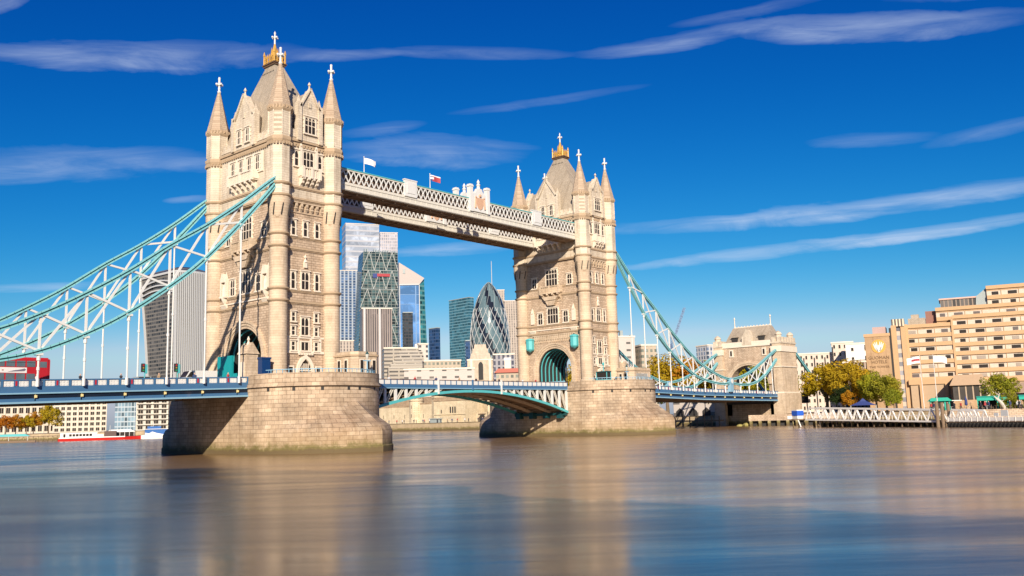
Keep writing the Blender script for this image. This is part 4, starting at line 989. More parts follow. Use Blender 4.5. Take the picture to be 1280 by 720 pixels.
# ================================================================ boxes of the city
def cbox(name, label, cat, loc, rz, lx, ly, top, mat, roof=None, grp='office towers of the city', extra=None, z0=GZ):
    T = thing(name, label, cat, (loc[0], loc[1], z0), R(rz), grp); h = top-z0
    MB().box(0, lx, 0, ly, 0, h).build('wall', mat, T)
    MB().box(-0.3, lx+0.3, -0.3, ly+0.3, h, h+0.9).build('roof', roof or M_port, T)
    if extra: extra(T, lx, ly, h)
    return T
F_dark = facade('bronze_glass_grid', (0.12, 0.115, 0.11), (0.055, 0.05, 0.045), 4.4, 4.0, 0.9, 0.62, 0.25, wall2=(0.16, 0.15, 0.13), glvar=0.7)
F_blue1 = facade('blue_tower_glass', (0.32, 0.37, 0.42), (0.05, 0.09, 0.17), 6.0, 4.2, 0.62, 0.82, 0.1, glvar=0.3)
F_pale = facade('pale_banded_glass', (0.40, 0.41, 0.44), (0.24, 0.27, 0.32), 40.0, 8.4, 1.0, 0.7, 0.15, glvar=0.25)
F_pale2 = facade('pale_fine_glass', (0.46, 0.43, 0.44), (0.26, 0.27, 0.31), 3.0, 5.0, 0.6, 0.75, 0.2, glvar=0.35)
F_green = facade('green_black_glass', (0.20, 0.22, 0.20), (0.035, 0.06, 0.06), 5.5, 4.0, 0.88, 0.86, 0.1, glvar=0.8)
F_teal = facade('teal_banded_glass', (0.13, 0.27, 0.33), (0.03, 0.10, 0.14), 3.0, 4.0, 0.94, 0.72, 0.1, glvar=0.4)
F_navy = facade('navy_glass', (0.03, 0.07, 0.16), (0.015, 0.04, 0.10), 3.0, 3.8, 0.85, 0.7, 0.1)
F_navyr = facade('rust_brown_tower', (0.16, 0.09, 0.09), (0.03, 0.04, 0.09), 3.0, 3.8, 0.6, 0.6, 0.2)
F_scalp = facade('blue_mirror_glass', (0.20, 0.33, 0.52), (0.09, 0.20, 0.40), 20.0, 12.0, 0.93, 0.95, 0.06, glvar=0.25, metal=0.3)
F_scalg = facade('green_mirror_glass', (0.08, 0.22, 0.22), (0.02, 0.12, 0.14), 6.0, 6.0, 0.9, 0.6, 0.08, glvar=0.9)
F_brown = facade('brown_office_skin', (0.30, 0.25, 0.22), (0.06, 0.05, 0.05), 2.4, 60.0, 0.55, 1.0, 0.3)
F_slab = facade('ribbed_concrete', (0.42, 0.36, 0.30), (0.12, 0.10, 0.09), 3.4, 3.6, 0.45, 0.8, 0.4)
F_terr = facade('terraced_office', (0.36, 0.32, 0.26), (0.10, 0.09, 0.08), 7.0, 2.6, 0.85, 0.42, 0.3)
F_low = facade('low_office', (0.42, 0.35, 0.26), (0.14, 0.15, 0.12), 2.6, 3.2, 0.55, 0.5, 0.3)
F_white = facade('white_render', (0.5, 0.45, 0.40), (0.10, 0.09, 0.08), 7.0, 4.0, 0.35, 0.3, 0.3)
M_steel = plain('white_steel', (0.45, 0.455, 0.45), 0.4)
M_dsteel = plain('grey_green_steel', (0.30, 0.34, 0.33), 0.4)

# curved tower, broad at the top, white fins on its right side
def walkie():
    T = thing('flared_office_tower', 'top-heavy curved office tower with a dark face and white vertical fins', 'office tower', (369.9, 714.2, GZ), R(1.5), 'office towers of the city')
    H = 158
    def ring(h):
        q = h/H; fl = 1+0.34*q**1.7; lx, ly = 44, 47.3*fl+6*q
        pts = []
        # local +x = right face, local +y = left-away face; nearest corner at the origin
        ox = -3.0*q**1.5; oy = -2.0*q
        for k in range(13): u = k/12; pts.append((ox+lx*u*1.05, oy-5*math.sin(PI*u)))
        for k in range(1, 7): u = k/6; pts.append((ox+lx*1.05, oy+ly*u))
        for k in range(1, 13): u = k/12; pts.append((ox+lx*1.05*(1-u), oy+ly+5*math.sin(PI*u)))
        for k in range(1, 6): u = k/6; pts.append((ox-1.5*math.sin(PI*u)*0, oy+ly*(1-u)))
        return [(x, y, h+ (7*math.sin(PI*min(1,max(0,(x-ox)/(lx*1.05))))*0 if h >= H else 0)) for x, y in pts]
    mb = MB(); mb.loft([ring(H*k/16) for k in range(17)], cap=False)
    top = ring(H); cx = sum(p[0] for p in top)/len(top); cy = sum(p[1] for p in top)/len(top)
    mb.loft([top]+[[(cx+(p[0]-cx)*math.cos(a), cy+(p[1]-cy)*(1-0.5*math.sin(a)), H+9*math.sin(a)) for p in top] for a in (0.3, 0.6, 0.9, 1.2)])
    mb.build('wall', F_dark, T)
    # white fins up the right-hand face
    for k in range(25):
        u = k/24; mb = MB(); pr = None
        for j in range(13):
            h = H*j/12; r_ = ring(h); i = u*12; a = int(min(11, i)); f = i-a
            p = (r_[a][0]+(r_[a+1][0]-r_[a][0])*f, r_[a][1]+(r_[a+1][1]-r_[a][1])*f-0.5, h)
            if pr: mb.beam(pr, p, 0.95, 1.5, (0, 1, 0))
            pr = p
        mb.build('fin', M_steel, T)
    mb = MB(); pr = {}
    for j in range(17):
        r_ = ring(H*j/16)
        for key, p in (('a', r_[0]), ('b', r_[30])):
            p = (p[0]-0.8, p[1], p[2])
            if key in pr: mb.beam(pr[key], p, 1.8, 1.8, (0, 1, 0))
            pr[key] = p
    r_ = ring(H)
    for a, b in list(zip(r_, r_[1:]))+[(r_[-1], r_[0])]: mb.beam((a[0]-.5, a[1], H+.4), (b[0]-.5, b[1], H+.4), 1.8, 2.2)
    for s in range(1, 4):
        pp = None
        for k in range(9):
            y = 2+(r_[30][1]-4)*k/8; z = H-5-s*5+7*math.sin(PI*k/8)*0.6; x = interp([(0, -1.2), (H, -4.4)], z)
            if pp: mb.beam(pp, (x, y, z), 0.8, 1.4)
            pp = (x, y, z)
    mb.build('edge_band', M_steel, T)
walkie()

def x22(T, lx, ly, h):
    for k in range(4):
        MB().box(lx*k/4, lx*k/4+0.9, -0.6, 0, 0, h).build('fin', M_steel, T)
cbox('banded_skyscraper', 'very tall pale banded glass skyscraper just right of the nearer stone tower, its tallest', 'skyscraper', (782.9+3, 966.7, ), -30.4, 53.0, 40, 314.9, F_pale)
cbox('banded_skyscraper', 'blue glass wing of the pale skyscraper with white vertical strips, against the stone tower', 'skyscraper', (757.0, 960.0), -30.4, 52, 30, 236, F_blue1)
cbox('banded_skyscraper', 'greyish right-hand shoulder of the pale skyscraper, a little lower than it', 'skyscraper', (825.9, 931.1), -35.7, 27.7, 25, 299.9, F_pale2)

M_brace = plain('brace_steel', (0.40, 0.42, 0.40), 0.45)
def wedge():
    T = thing('wedge_skyscraper', 'dark glass wedge skyscraper with diagonal white bracing and a small red and blue banner', 'skyscraper', (711.0, 831.9, GZ), R(-29.7), 'office towers of the city')
    lx, H, dp = 47.8, 238.0, 40
    def L(z): return -11*(1-z/H)**0.8-1            # the left edge leans
    pts = [(L(H*k/8), H*k/8) for k in range(9)]+[(lx, H), (lx, 0)]
    MB().prism([(x, z) for x, z in pts], 'y', 0, dp).build('wall', F_green, T)
    mb = MB(); n = 9; hz = H/n
    for k in range(n):
        z = k*hz; a = L(z)+1; a2 = L(z+hz)+1
        mb.beam((a, -0.5, z), (lx, -0.5, z), 1.0, 0.9)
    mb.build('floor_beam', M_dsteel, T)
    for k in range(n):
        z = k*hz; c = 3
        for j in range(c):
            xa = L(z)+(lx-L(z))*j/c; xb = L(z+hz)+(lx-L(z+hz))*(j+0.5)/c; xc = L(z)+(lx-L(z))*(j+1)/c
            mb = MB(); mb.beam((xa, -0.7, z), (xb, -0.7, z+hz), .8, .7); mb.beam((xb, -0.7, z+hz), (xc, -0.7, z), .8, .7); mb.build('brace', M_brace, T)
    mb = MB(); rr_ = random.Random(2)
    for k in range(14): x = 1+k*3.3; mb.box(x, x+1.4, 2, 8, H, H+rr_.uniform(1, 5))
    mb.build('roof_plant', M_dsteel, T)
    mb = MB(); mb.cur = 0; mb.box(12, 18, -1.6, -1.2, 201, 207); mb.cur = 1; mb.box(18, 36, -1.6, -1.2, 203, 207); mb.build('banner', [M_fl_b, M_fl_r], T)
wedge()
def striped(T, lx, ly, h):
    for k in range(2): MB().box(lx*(0.06+k*0.5), lx*(0.06+k*0.5)+2.0, -1.0, 0, 0, h+1).build('stair_shaft', M_steel, T)
cbox('brown_office', 'brown ribbed office block with pale shafts standing in front of the glass wedge', 'office block', (549.0, 641.4), -34.5, 33.7, 25, 129.3, F_brown, extra=striped)
cbox('brown_office', 'low pale brown block at the foot of the blue glass wing, beside the stone tower', 'office block', (530, 660), -34, 18, 20, 94, F_slab)

def scalpel():
    T = thing('angular_skyscraper', 'angular blue mirror-glass skyscraper with a slanted pale facet at its top', 'skyscraper', (648.1, 688.0, GZ), R(-37.0), 'office towers of the city')
    lx = 23.7; H = 171-GZ
    MB().prism([(-1, 0), (lx, 0), (lx, H), (-1, H-1)], 'y', 0, 28).build('wall', F_scalp, T)
    mb = MB(); mb.hexa([(lx, 0, 0), (lx+12.5, 9, 0), (lx+12.5, 30, 0), (lx, 30, 0)], [(lx, 0, H), (lx+6.5, 4, H+8), (lx+6.5, 20, H+8), (lx, 28, H)]); mb.build('side_wall', F_scalg, T)
    MB().prism([(-1, H), (lx, H+.3), (lx+6.5, H+8.5), (-1, H+28)], 'y', -0.3, 14).build('slanted_top', plain('pale_facet', (0.40, 0.34, 0.31), 0.5), T)
    MB().box(3.5, 6.5, -0.9, -0.35, H+14, H+20).build('roof_opening', M_dsteel, T)
    mb = MB(); 
    for x in (-1, lx-0.4): mb.box(x, x+0.9, -0.6, 0, 0, H)
    mb.beam((-1, -0.6, H), (lx, -0.6, H+0.6), 0.9, 1.3); mb.build('edge_strip', M_steel, T)
scalpel()
cbox('dark_office', 'narrow black office block in front of the blue mirror-glass skyscraper', 'office block', (583.6, 611.5), -37.2, 10.7, 12, 124.3, facade('black_glass', (0.04, 0.04, 0.045), (0.02, 0.025, 0.03), 3, 3.6, 0.8, 0.7, 0.1), roof=M_dsteel)
T = cbox('navy_office', 'dark navy office block with a rust side, low between the two groups of towers', 'office block', (610.7, 586.1), -4.3, 4.7, 14.0, 106.5, F_navy, roof=M_dsteel)
cbox('navy_office', 'tiny blue office block in the gap of open sky between the towers', 'office block', (640, 570), -40, 5.0, 10, 92, F_navy, roof=M_dsteel)
cbox('teal_office', 'teal glass office block with horizontal bands, left of the rounded glass tower', 'office block', (817.3, 732.6), -6.4, 9, 44.9, 174.2, F_teal, roof=M_dsteel)
cbox('ribbed_slab', 'pale ribbed concrete slab block between the rounded glass tower and the farther stone tower', 'office block', (897.7, 737.4), -43.6, 24.0, 50, 176.0, F_slab)
cbox('ribbed_slab', 'taller brownish slab peeping over the pale ribbed block', 'office block', (899, 752), -43.6, 11, 25, 194, F_slab)

# rounded, tapering tower with a spiral glass skin
def gherkin():
    T = thing('rounded_glass_tower', 'cigar-shaped dark glass tower with white diagonal lattice and spiral bands', 'skyscraper', (762.7, 644.5, GZ), 0, 'office towers of the city')
    H = 180-GZ; hb = 0.0
    pr = [(0, 20.0), (0.2, 23.5), (0.45, 25.6), (0.58, 25.6), (0.7, 23.6), (0.8, 20.2), (0.88, 15.6), (0.94, 10.2), (0.98, 5.2), (1.0, 1.0)]
    def rad(z): return interp(pr, z/H)
    n, m = 36, 44; mb = MB(); vs = []; mats = []
    for j in range(m+1): z = H*j/m; r = rad(z); vs += [(r*math.cos(2*PI*i/n+0.0), r*math.sin(2*PI*i/n), z) for i in range(n)]
    fs = []
    for j in range(m):
        for i in range(n):
            fs.append((j*n+i, j*n+(i+1) % n, (j+1)*n+(i+1) % n, (j+1)*n+i)); mats.append(1 if ((i+j*0.42) % 6) < 2.2 else 0)
    mb.v = vs; mb.f = fs+[tuple(range(m*n, m*n+n))]; mb.mi = mats+[0]
    mb.build('glass_skin', [glassy('spiral_clear_glass', (0.10, 0.15, 0.16), 0.1, 0.8), glassy('spiral_dark_glass', (0.012, 0.014, 0.02), 0.12)], T, smooth=True)
    for sgn in (1, -1):
        for k in range(18):
            mb = MB(); pp = None; steps = 26
            for j in range(steps+1):
                z = H*0.8*j/steps; r = rad(z)+0.15; a = 2*PI*k/18+sgn*2*PI*(j/steps)*0.36*1.2
                p = (r*math.cos(a), r*math.sin(a), z)
                if pp: mb.beam(pp, p, 0.5, 0.5)
                pp = p
            mb.build('lattice_rib', M_steel, T)
    mb = MB(); 
    for k in range(12):
        a = 2*PI*k/12; pp = None
        for j in range(9):
            z = H*(0.8+0.2*j/8); r = rad(z)+0.1; p = (r*math.cos(a+j*.05), r*math.sin(a+j*.05), z)
            if pp: mb.beam(pp, p, 0.35, 0.35)
            pp = p
    mb.build('crown_rib', M_dsteel, T)
    return T
gherkin()
o = MB().tube((775, 650, 60), (775, 650, 210), 1.0, 0.4, 6).build('mast', M_steel); tag(o, 'thin white mast rising just behind the tip of the rounded glass tower', 'mast')

# lower buildings beyond the lifting leaves
M_low = plain('grey_render_band', (0.42, 0.38, 0.32), 0.8, var=0.2)
def terraces(T, lx, ly, h):
    for k in range(7):
        MB().box(2+k*1.6, lx-k*0.3, -1.8-(6-k)*1.3, 0, 0, h-14+k*2.2).build('terrace', F_terr, T)
        MB().box(2+k*1.6, lx-k*0.3, -2.0-(6-k)*1.3, -1.7-(6-k)*1.3, h-14+k*2.2, h-13.2+k*2.2).build('terrace_rail', M_low, T)
    for x, w, q in ((3, 5, 1), (lx-6, 7, 3)): MB().box(x, x+w, 0.5, 6, h-1, h+q).build('roof_plant', M_white, T)
cbox('terraced_office', 'cream terraced office stepping down towards the river behind the left lifting leaf', 'office block', (318.6, 338.7), -35.9, 27.5, 16, 54.0, F_terr, extra=terraces, grp='lower blocks across the river')
cbox('stair_core', 'white stair tower of the terraced office with dark slots', 'office block', (336.0, 322.4), -25, 6.5, 8, 56.5, facade('white_core', (0.58, 0.52, 0.45), (0.08, 0.08, 0.08), 5, 3.4, 0.35, 0.5, 0.3), grp='lower blocks across the river')
cbox('low_office', 'long low stone office with green-tinted windows, right of the white stair tower', 'office block', (297.5, 276.8), -38.4, 23.0, 12, 40.7, F_low, grp='lower blocks across the river')
cbox('white_hall', 'low white flat-roofed building just above the rail of the left lifting leaf', 'building', (248.1, 240.8), -42.2, 39.0, 20, 32.2, F_white, grp='lower blocks across the river')
def port(T, lx, ly, h):
    c = lx/2
    for k, (w, z0, z1) in enumerate(((0.92, -6, 1.5), (0.78, 1.5, 5), (0.62, 5, 8.5), (0.48, 8.5, 11.5))):
        a = lx*w/2; mb = MB(); b = lx*w*0.9/2; mb.loft([[(c-a, c-a, h+z0), (c+a, c-a, h+z0), (c+a, c+a, h+z0), (c-a, c+a, h+z0)], [(c-b, c-b, h+z1), (c+b, c-b, h+z1), (c+b, c+b, h+z1), (c-b, c+b, h+z1)]]); mb.build('tower_stage', bpy.data.materials['headquarters_stone'], T)
    mb = MB(); mb.prism([(c-1.6, h-13), (c+1.6, h-13), (c+1.6, h-3), (c+1, h-1.6), (c, h-1), (c-1, h-1.6), (c-1.6, h-3)], 'y', -1.0, -0.6); mb.build('niche', M_dark, T)
    for x in (2, lx-3.6): MB().box(x, x+1.6, -1.2, 0, h-18, h+0.5).build('pilaster', M_port, T)
cbox('domed_headquarters', 'pale stone headquarters with a stepped pyramidal tower and arched niche before the rounded glass tower', 'building', (359.9, 299.5), -46.1, 18.4, 16, 44.5, stone('headquarters_stone', (0.58, 0.49, 0.38), (0.52, 0.43, 0.33), (0.45, 0.38, 0.3), 2, 0.9), extra=port, grp='lower blocks across the river')
def redroof(T, lx, ly, h):
    MB().prism([(-1, h), (lx+4, h), (lx+1, h+2.2), (1, h+2.2)], 'y', -1, 9).build('roof_slope', plain('red_tiles', (0.42, 0.13, 0.09), 0.8), T)
    MB().box(lx*0.35, lx*0.6, 0, 4, h, h+6.5).build('turret', M_port, T); MB().box(lx*0.33, lx*0.62, -0.2, 4.2, h+6.5, h+8).build('turret_cap', M_white, T)
cbox('red_roofed_house', 'stone house with red roof and a white turret left of the farther stone tower', 'house', (269.2, 191.3), -48.0, 13.1, 12, 28.5, F_low, extra=redroof, grp='lower blocks across the river')
cbox('glazed_office', 'small grey glazed block at the foot of the rounded glass tower', 'office block', (352, 268), -46, 14, 14, 46, facade('violet_glass', (0.30, 0.29, 0.30), (0.06, 0.06, 0.08), 3, 4, 0.5, 0.7, 0.15, glvar=0.8), grp='lower blocks across the river')
cbox('white_block', 'white building with dark chimney stacks just right of the farther stone tower', 'building', (326.7-14, 150.2+10), -36.0, 26, 16, 47.0, F_white, grp='lower blocks across the river',
     extra=lambda T, lx, ly, h: [MB().box(x, x+1.6, 1, 3, h, h+q).build('chimney', M_dsteel, T) for x, q in ((14, 7), (18, 4), (24, 1.5))] and None)
cbox('grey_block', 'beige block beside the white building, above the autumn trees', 'building', (334, 141), -36.0, 9, 12, 42, F_low, grp='lower blocks across the river')
cbox('grey_tower_block', 'grey and blue residential tower left of the arch gateway', 'tower block', (526.9, 205.5), -21.4, 7.0, 13.2, 55.0, facade('grey_flats', (0.5, 0.5, 0.5), (0.13, 0.17, 0.24), 3.0, 3.2, 0.5, 0.75, 0.2))
cbox('wide_block', 'blue glazed block low behind the autumn trees, right of the white building', 'building', (470, 244), -25, 16, 12, 38, F_navy)
# tower crane on the skyline
T = thing('tower_crane', 'tower crane with a raised slanting jib on the skyline right of the farther stone tower', 'crane', (513.5, 228.9, GZ))
def truss(mb, p, q, w, n):
    p, q = Vector(p), Vector(q); d = (q-p)/n; a = Vector((0, 1, 0))*w/2; b = d.normalized().cross(a).normalized()*w/2
    for s, t_ in ((1, 1), (1, -1), (-1, 1), (-1, -1)): mb.beam(p+a*s+b*t_, q+a*s+b*t_, 0.25)
    for k in range(n):
        s = 1 if k % 2 else -1; mb.beam(p+d*k+a*s+b, p+d*(k+1)-a*s+b, 0.18); mb.beam(p+d*k+a*s-b, p+d*(k+1)-a*s-b, 0.18); mb.beam(p+d*k+a+b*s, p+d*(k+1)+a-b*s, 0.18); mb.beam(p+d*k-a+b*s, p+d*(k+1)-a-b*s, 0.18)
mb = MB(); truss(mb, (0, 0, 0), (0, 0, 52), 1.6, 22); mb.build('mast', plain('crane_blue', (0.12, 0.18, 0.3), 0.5), T)
mb = MB(); truss(mb, (0, 0, 52), (7.5, -9, 82), 1.3, 16); mb.build('jib', bpy.data.materials['crane_blue'], T)
mb = MB().box(-3, 0, -1, 3, 50, 54).beam((0, 0, 60), (-4, 5, 52), 0.4).beam((0, 0, 52), (0, 0, 60), 0.5); mb.build('cab', bpy.data.materials['crane_blue'], T)

# ================================================================ the fortress beyond the lifting leaves
M_fort = stone('fortress_stone', (0.72, 0.61, 0.42), (0.62, 0.52, 0.35), (0.42, 0.33, 0.21), 1.1, 0.5, 0.25, 0.5, 0.04)
M_fort2 = stone('fortress_brown_stone', (0.46, 0.34, 0.22), (0.38, 0.27, 0.17), (0.27, 0.2, 0.13), 1.1, 0.5, 0.3, 0.5, 0.04)
def cren(mb, x, y0, y1, z, w=1.2, t=0.5):
    y = y0
    while y+w*0.6 < y1: mb.box(x, x+t, y, y+w*0.6, z, z+0.7); y += w
def fort_wall(y0, y1, z, label, x=195, mat=None):
    T = thing('curtain_wall', label, 'wall', (x, (y0+y1)/2, GZ), group='walls of the riverside fortress'); O = (x, (y0+y1)/2, GZ)
    MB().box(x, x+2.5, y0, y1, GZ-1, z).build('wall', mat or M_fort, T, O)
    mb = MB(); cren(mb, x, y0, y1, z); mb.build('battlement', mat or M_fort2, T, O)
    mb = MB(); y = y0+4
    while y < y1-2: mb.box(x-0.05, x+0.1, y-0.12, y+0.12, GZ+2.2, GZ+4.0); y += 7.5
    mb.build('arrow_slit', M_dark, T, O); return T
fort_wall(178, 260, 10.6, 'outer fortress wall left of the round tower, seen under the left lifting leaf')
fort_wall(158, 172, 11.6, 'outer fortress wall between the round tower and the larger tower')
fort_wall(96, 137, 6.4, 'low fortress wall with an arched doorway under the right lifting leaf', mat=M_fort)
fort_wall(60, 300, 15.0, 'taller inner brown fortress wall behind the outer one', x=214, mat=M_fort2)
def fort_tower(x, y, r, z, label, n=16):
    T = thing('fortress_tower', label, 'tower', (x, y, GZ), group='towers of the riverside fortress'); O = (x, y, GZ)
    MB().lathe([(r*1.06, GZ-1), (r, GZ+1), (r, z)], n, x, y).build('wall', M_fort, T, O, smooth=True)
    mb = MB(); mb.lathe([(r, z-1.2), (r+.25, z-1.1), (r+.25, z-0.9), (r, z-0.8)], n, x, y)
    for k in range(10): a = 2*PI*k/10; mb.box(x+r*.9*math.cos(a)-.45, x+r*.9*math.cos(a)+.45, y+r*.9*math.sin(a)-.45, y+r*.9*math.sin(a)+.45, z, z+.8)
    mb.build('battlement', M_fort2, T, O)
    mb = MB()
    for h in (GZ+2.5, GZ+6.5): mb.box(x-r-0.03, x-r+0.3, y-0.15, y+0.15, h, h+1.6)
    mb.build('arrow_slit', M_dark, T, O)
fort_tower(196, 175, 3.3, 14.3, 'slim round fortress tower seen under the left lifting leaf')
fort_tower(197, 160, 4.2, 15.0, 'stout fortress tower beside the square gatehouse block', 8)
fort_tower(204, 134, 4.5, 14.5, 'fortress tower close behind the farther granite pier', 8)
T = thing('gatehouse', 'broad square fortress gatehouse with a triple slit window and brown upper band', 'gatehouse', (192, 147, GZ)); O = (192, 147, GZ)
MB().box(190, 206, 138.5, 157.5, GZ-1, 12.6).build('wall', M_fort, T, O)
mb = MB(); mb.box(189.7, 206.3, 138.2, 157.8, 12.6, 13.6); cren(mb, 189.8, 138.5, 157.5, 13.6); mb.build('battlement', M_fort2, T, O)
mb = MB(); mb.box(189.6, 190, 138.2, 157.8, 6.6, 6.9); mb.box(187.5, 190, 141, 153, GZ-1, 6.0); mb.build('wall_band', M_fort, T, O)
mb = MB()
for y in (144.4, 145.8, 147.2): mb.box(189.9, 190.1, y-.35, y+.35, 7.3, 10.0)
mb.box(189.9, 190.1, 152.6, 153.1, 7.2, 8.8); mb.build('slit_window', M_dark, T, O)
T = thing('doorway', 'dark arched doorway in the low fortress wall near the farther pier', 'doorway', (194.7, 133, GZ))
mb = MB(); mb.prism([(133-1.6, GZ), (133+1.6, GZ), (133+1.6, 5.2), (133+.9, 6.1), (133, 6.4), (133-.9, 6.1), (133-1.6, 5.2)], 'x', 194.6, 195.2); mb.build('door_recess', M_dark, T, (194.7, 133, GZ))
mb = MB(); [mb.box(194.4, 195, 133+s*1.9-.3, 133+s*1.9+.3, GZ, 5.3) for s in (-1, 1)]; mb.box(194.4, 195, 131, 135, 6.4, 6.8); mb.build('surround', M_fort2, T, (194.7, 133, GZ))
o = MB().box(187, 190, 150, 157, GZ, 4.9).box(186.6, 190.3, 149.6, 157.4, 4.9, 5.2).build('kiosk', M_dsteel); tag(o, 'dark flat-roofed kiosk on the quay below the gatehouse', 'kiosk')
# things along the quay, too small to tell more than their shapes
M_ppl = [plain('cloth_%s' % n_, c_, 0.9) for n_, c_ in (('dark', (0.03, 0.03, 0.04)), ('white', (0.6, 0.6, 0.6)), ('red', (0.4, 0.05, 0.05)), ('navy', (0.04, 0.06, 0.15)), ('tan', (0.4, 0.28, 0.16)))]
M_skin = plain('skin', (0.55, 0.36, 0.26), 0.7)
def person_mesh(seed, mat):
    r = random.Random(seed); mb = MB(); st = r.uniform(0.08, 0.2)
    mb.cur = 1
    for s in (-1, 1): mb.tube((s*0.10, s*st, 0), (s*0.09, 0, 0.85), 0.07, 0.10, 6)
    mb.cur = 0; mb.lathe([(0.17, 0.82), (0.2, 1.0), (0.17, 1.15), (0.23, 1.42), (0.1, 1.52)], 8, 0, 0)
    for s in (-1, 1): mb.tube((s*0.24, 0, 1.42), (s*0.28, -s*st*0.8, 0.85), 0.065, 0.045, 6)
    mb.cur = 2; mb.tube((0, 0, 1.48), (0, 0, 1.58), 0.06, n=6); mb.ball((0, 0.01, 1.66), 0.11, 8, 1.2)
    return mb.mesh('person_body', [mat, M_ppl[0], M_skin])
PM = [person_mesh(i, M_ppl[i % 5]) for i in range(6)]
def person(x, y, z, rz, i, label, grp):
    o = link('person', PM[i % 6], None, (x, y, z), rz); tag(o, label, 'person', grp); return o
rp = random.Random(11)
for k in range(26):
    y = 112+k*3.2+rp.uniform(-1, 1); person(183+rp.uniform(0, 3), y, GZ, rp.uniform(0, 6), k, 'visitor walking on the fortress quay, a few pixels tall', 'visitors on the fortress quay')

# ================================================================ far left bank below the deck
def flat_block(name, label, loc, rz, lx, ly, top, wall, nb, nf, grp='flats on the far left bank', balc=False, z0=GZ):
    T = thing(name, label, 'apartment block', (loc[0], loc[1], z0), R(rz), grp); h = top-z0; 
    MB().box(0, lx, 0, ly, 0, h).build('wall', wall, T); MB().box(-.3, lx+.3, -.3, ly+.3, h, h+.7).build('roof', M_dsteel, T)
    bw, fh = lx/nb, h/nf
    fm = MB(); w, hh = bw*0.62, fh*0.6
    for a, b, c, d in ((-w/2-.12, -w/2, 0, hh), (w/2, w/2+.12, 0, hh), (-w/2-.12, w/2+.12, -.12, 0), (-w/2-.12, w/2+.12, hh, hh+.12), (-.05, .05, 0, hh)): fm.box(a, b, -.18, .03, c, d)
    fme = fm.mesh('window_frame', M_port); pme = MB().box(-w/2, w/2, -.05, .02, 0, hh).mesh('window_pane', M_pane)
    for j in range(nf):
        for i in range(nb):
            o = link('window', fme, T, ((i+.5)*bw, 0, j*fh+fh*.22)); link('pane', pme, o)
        if balc: MB().box(-.1, lx+.1, -1.5, 0, j*fh+.02, j*fh+.2).build('balcony_slab', M_port, T)
    for i in range(nb+1):
        if i % 2 == 0: MB().box(i*bw-.25, i*bw+.25, -.3, 0, 0, h).build('pier_strip', M_port, T)
    return T
M_cream = plain('cream_render', (0.58, 0.52, 0.42), 0.85, var=0.1)
flat_block('apartment_block', 'white gridded apartment block below the road deck, left of its glass stair', (160.9-4, 470.9+2), -22.5, 31, 14, 30.5, M_cream, 9, 8)
flat_block('apartment_block', 'apartment block with stacked dark balconies, partly behind the nearer granite pier', (199.4-3, 442.3), -26.6, 19, 14, 30.5, plain('grey_render', (0.45, 0.45, 0.40), 0.8), 4, 8, balc=True)
cbox('glass_block', 'blue glass link between the two far apartment blocks below the deck', 'apartment block', (189.5, 458), -25.6, 12.5, 12, 30.0, facade('glass_link', (0.4, 0.46, 0.5), (0.12, 0.18, 0.22), 2, 3.2, 0.8, 0.75, 0.1), grp='flats on the far left bank')
flat_block('customs_house', 'long low cream riverside building with arched ground floor below the left end of the deck', (96, 520), -14, 84, 16, 21.5, M_cream, 22, 3, grp='flats on the far left bank')
o = MB().prism([(0, 0), (84, 0), (80, 6), (4, 6)], 'y', 0, 12).build('hipped_roof', plain('brown_lead_roof', (0.30, 0.22, 0.15), 0.7)); o.location = (96, 521, 21.9); o.rotation_euler.z = R(-14)
for q in bpy.data.objects:
    if q.name.startswith('customs_house') and q.type == 'EMPTY':
        o.parent = q; o.location = (0, 1, 21.9-GZ); o.rotation_euler.z = 0

# ================================================================ trees
F_y = foliage('yellow_autumn_leaves', (0.54, 0.41, 0.02), (0.35, 0.31, 0.016), (0.68, 0.47, 0.02))
F_g = foliage('green_autumn_leaves', (0.36, 0.35, 0.03), (0.2, 0.23, 0.02), (0.54, 0.45, 0.03))
F_o = foliage('orange_autumn_leaves', (0.58, 0.24, 0.015), (0.45, 0.20, 0.015), (0.65, 0.34, 0.03))
F_d = foliage('dark_green_leaves', (0.03, 0.05, 0.012), (0.02, 0.035, 0.01), (0.05, 0.08, 0.015))
M_bark = plain('bark', (0.16, 0.12, 0.08), 0.95, var=0.3, scale=3, bump=0.5)
def crown_mesh(seed, n=6500, leaf=0.36):
    """uneven crown: leaf clumps round limb tips, unit size: about 1 high, 0.9 wide"""
    r = random.Random(seed); mb = MB(); blobs = []
    for k in range(40):
        a = r.uniform(0, 2*PI); e = r.uniform(-0.55, 1.0); q = r.uniform(0.5, 1.08)
        rr_ = math.sqrt(max(0, 1-e*e))*0.34*q
        blobs.append((rr_*math.cos(a), rr_*math.sin(a), 0.5+0.36*e*q, r.uniform(0.065, 0.15)))
    for k in range(n):
        bx_, by_, bz_, br = blobs[r.randrange(len(blobs))]
        while True:
            d = Vector((r.uniform(-1, 1), r.uniform(-1, 1), r.uniform(-1, 1)))
            if 0.2 < d.length < 1: break
        d = d.normalized()*(d.length**0.45); p = Vector((bx_, by_, bz_))+Vector((d.x*br, d.y*br, d.z*br*0.85))
        s = leaf*0.05*r.uniform(0.6, 1.4); nn = (d+Vector((r.uniform(-.7, .7), r.uniform(-.7, .7), r.uniform(-.3, .9)))).normalized()
        a = nn.cross(Vector((0, 0, 1))); a = (a if a.length > .1 else Vector((1, 0, 0))).normalized(); b = nn.cross(a)
        ph = r.uniform(0, PI); a2 = a*math.cos(ph)+b*math.sin(ph); b2 = b*math.cos(ph)-a*math.sin(ph)
        mb.add([p-a2*s, p-b2*s*0.6, p+a2*s, p+b2*s*0.6], [(0, 1, 2, 3)])
    return mb
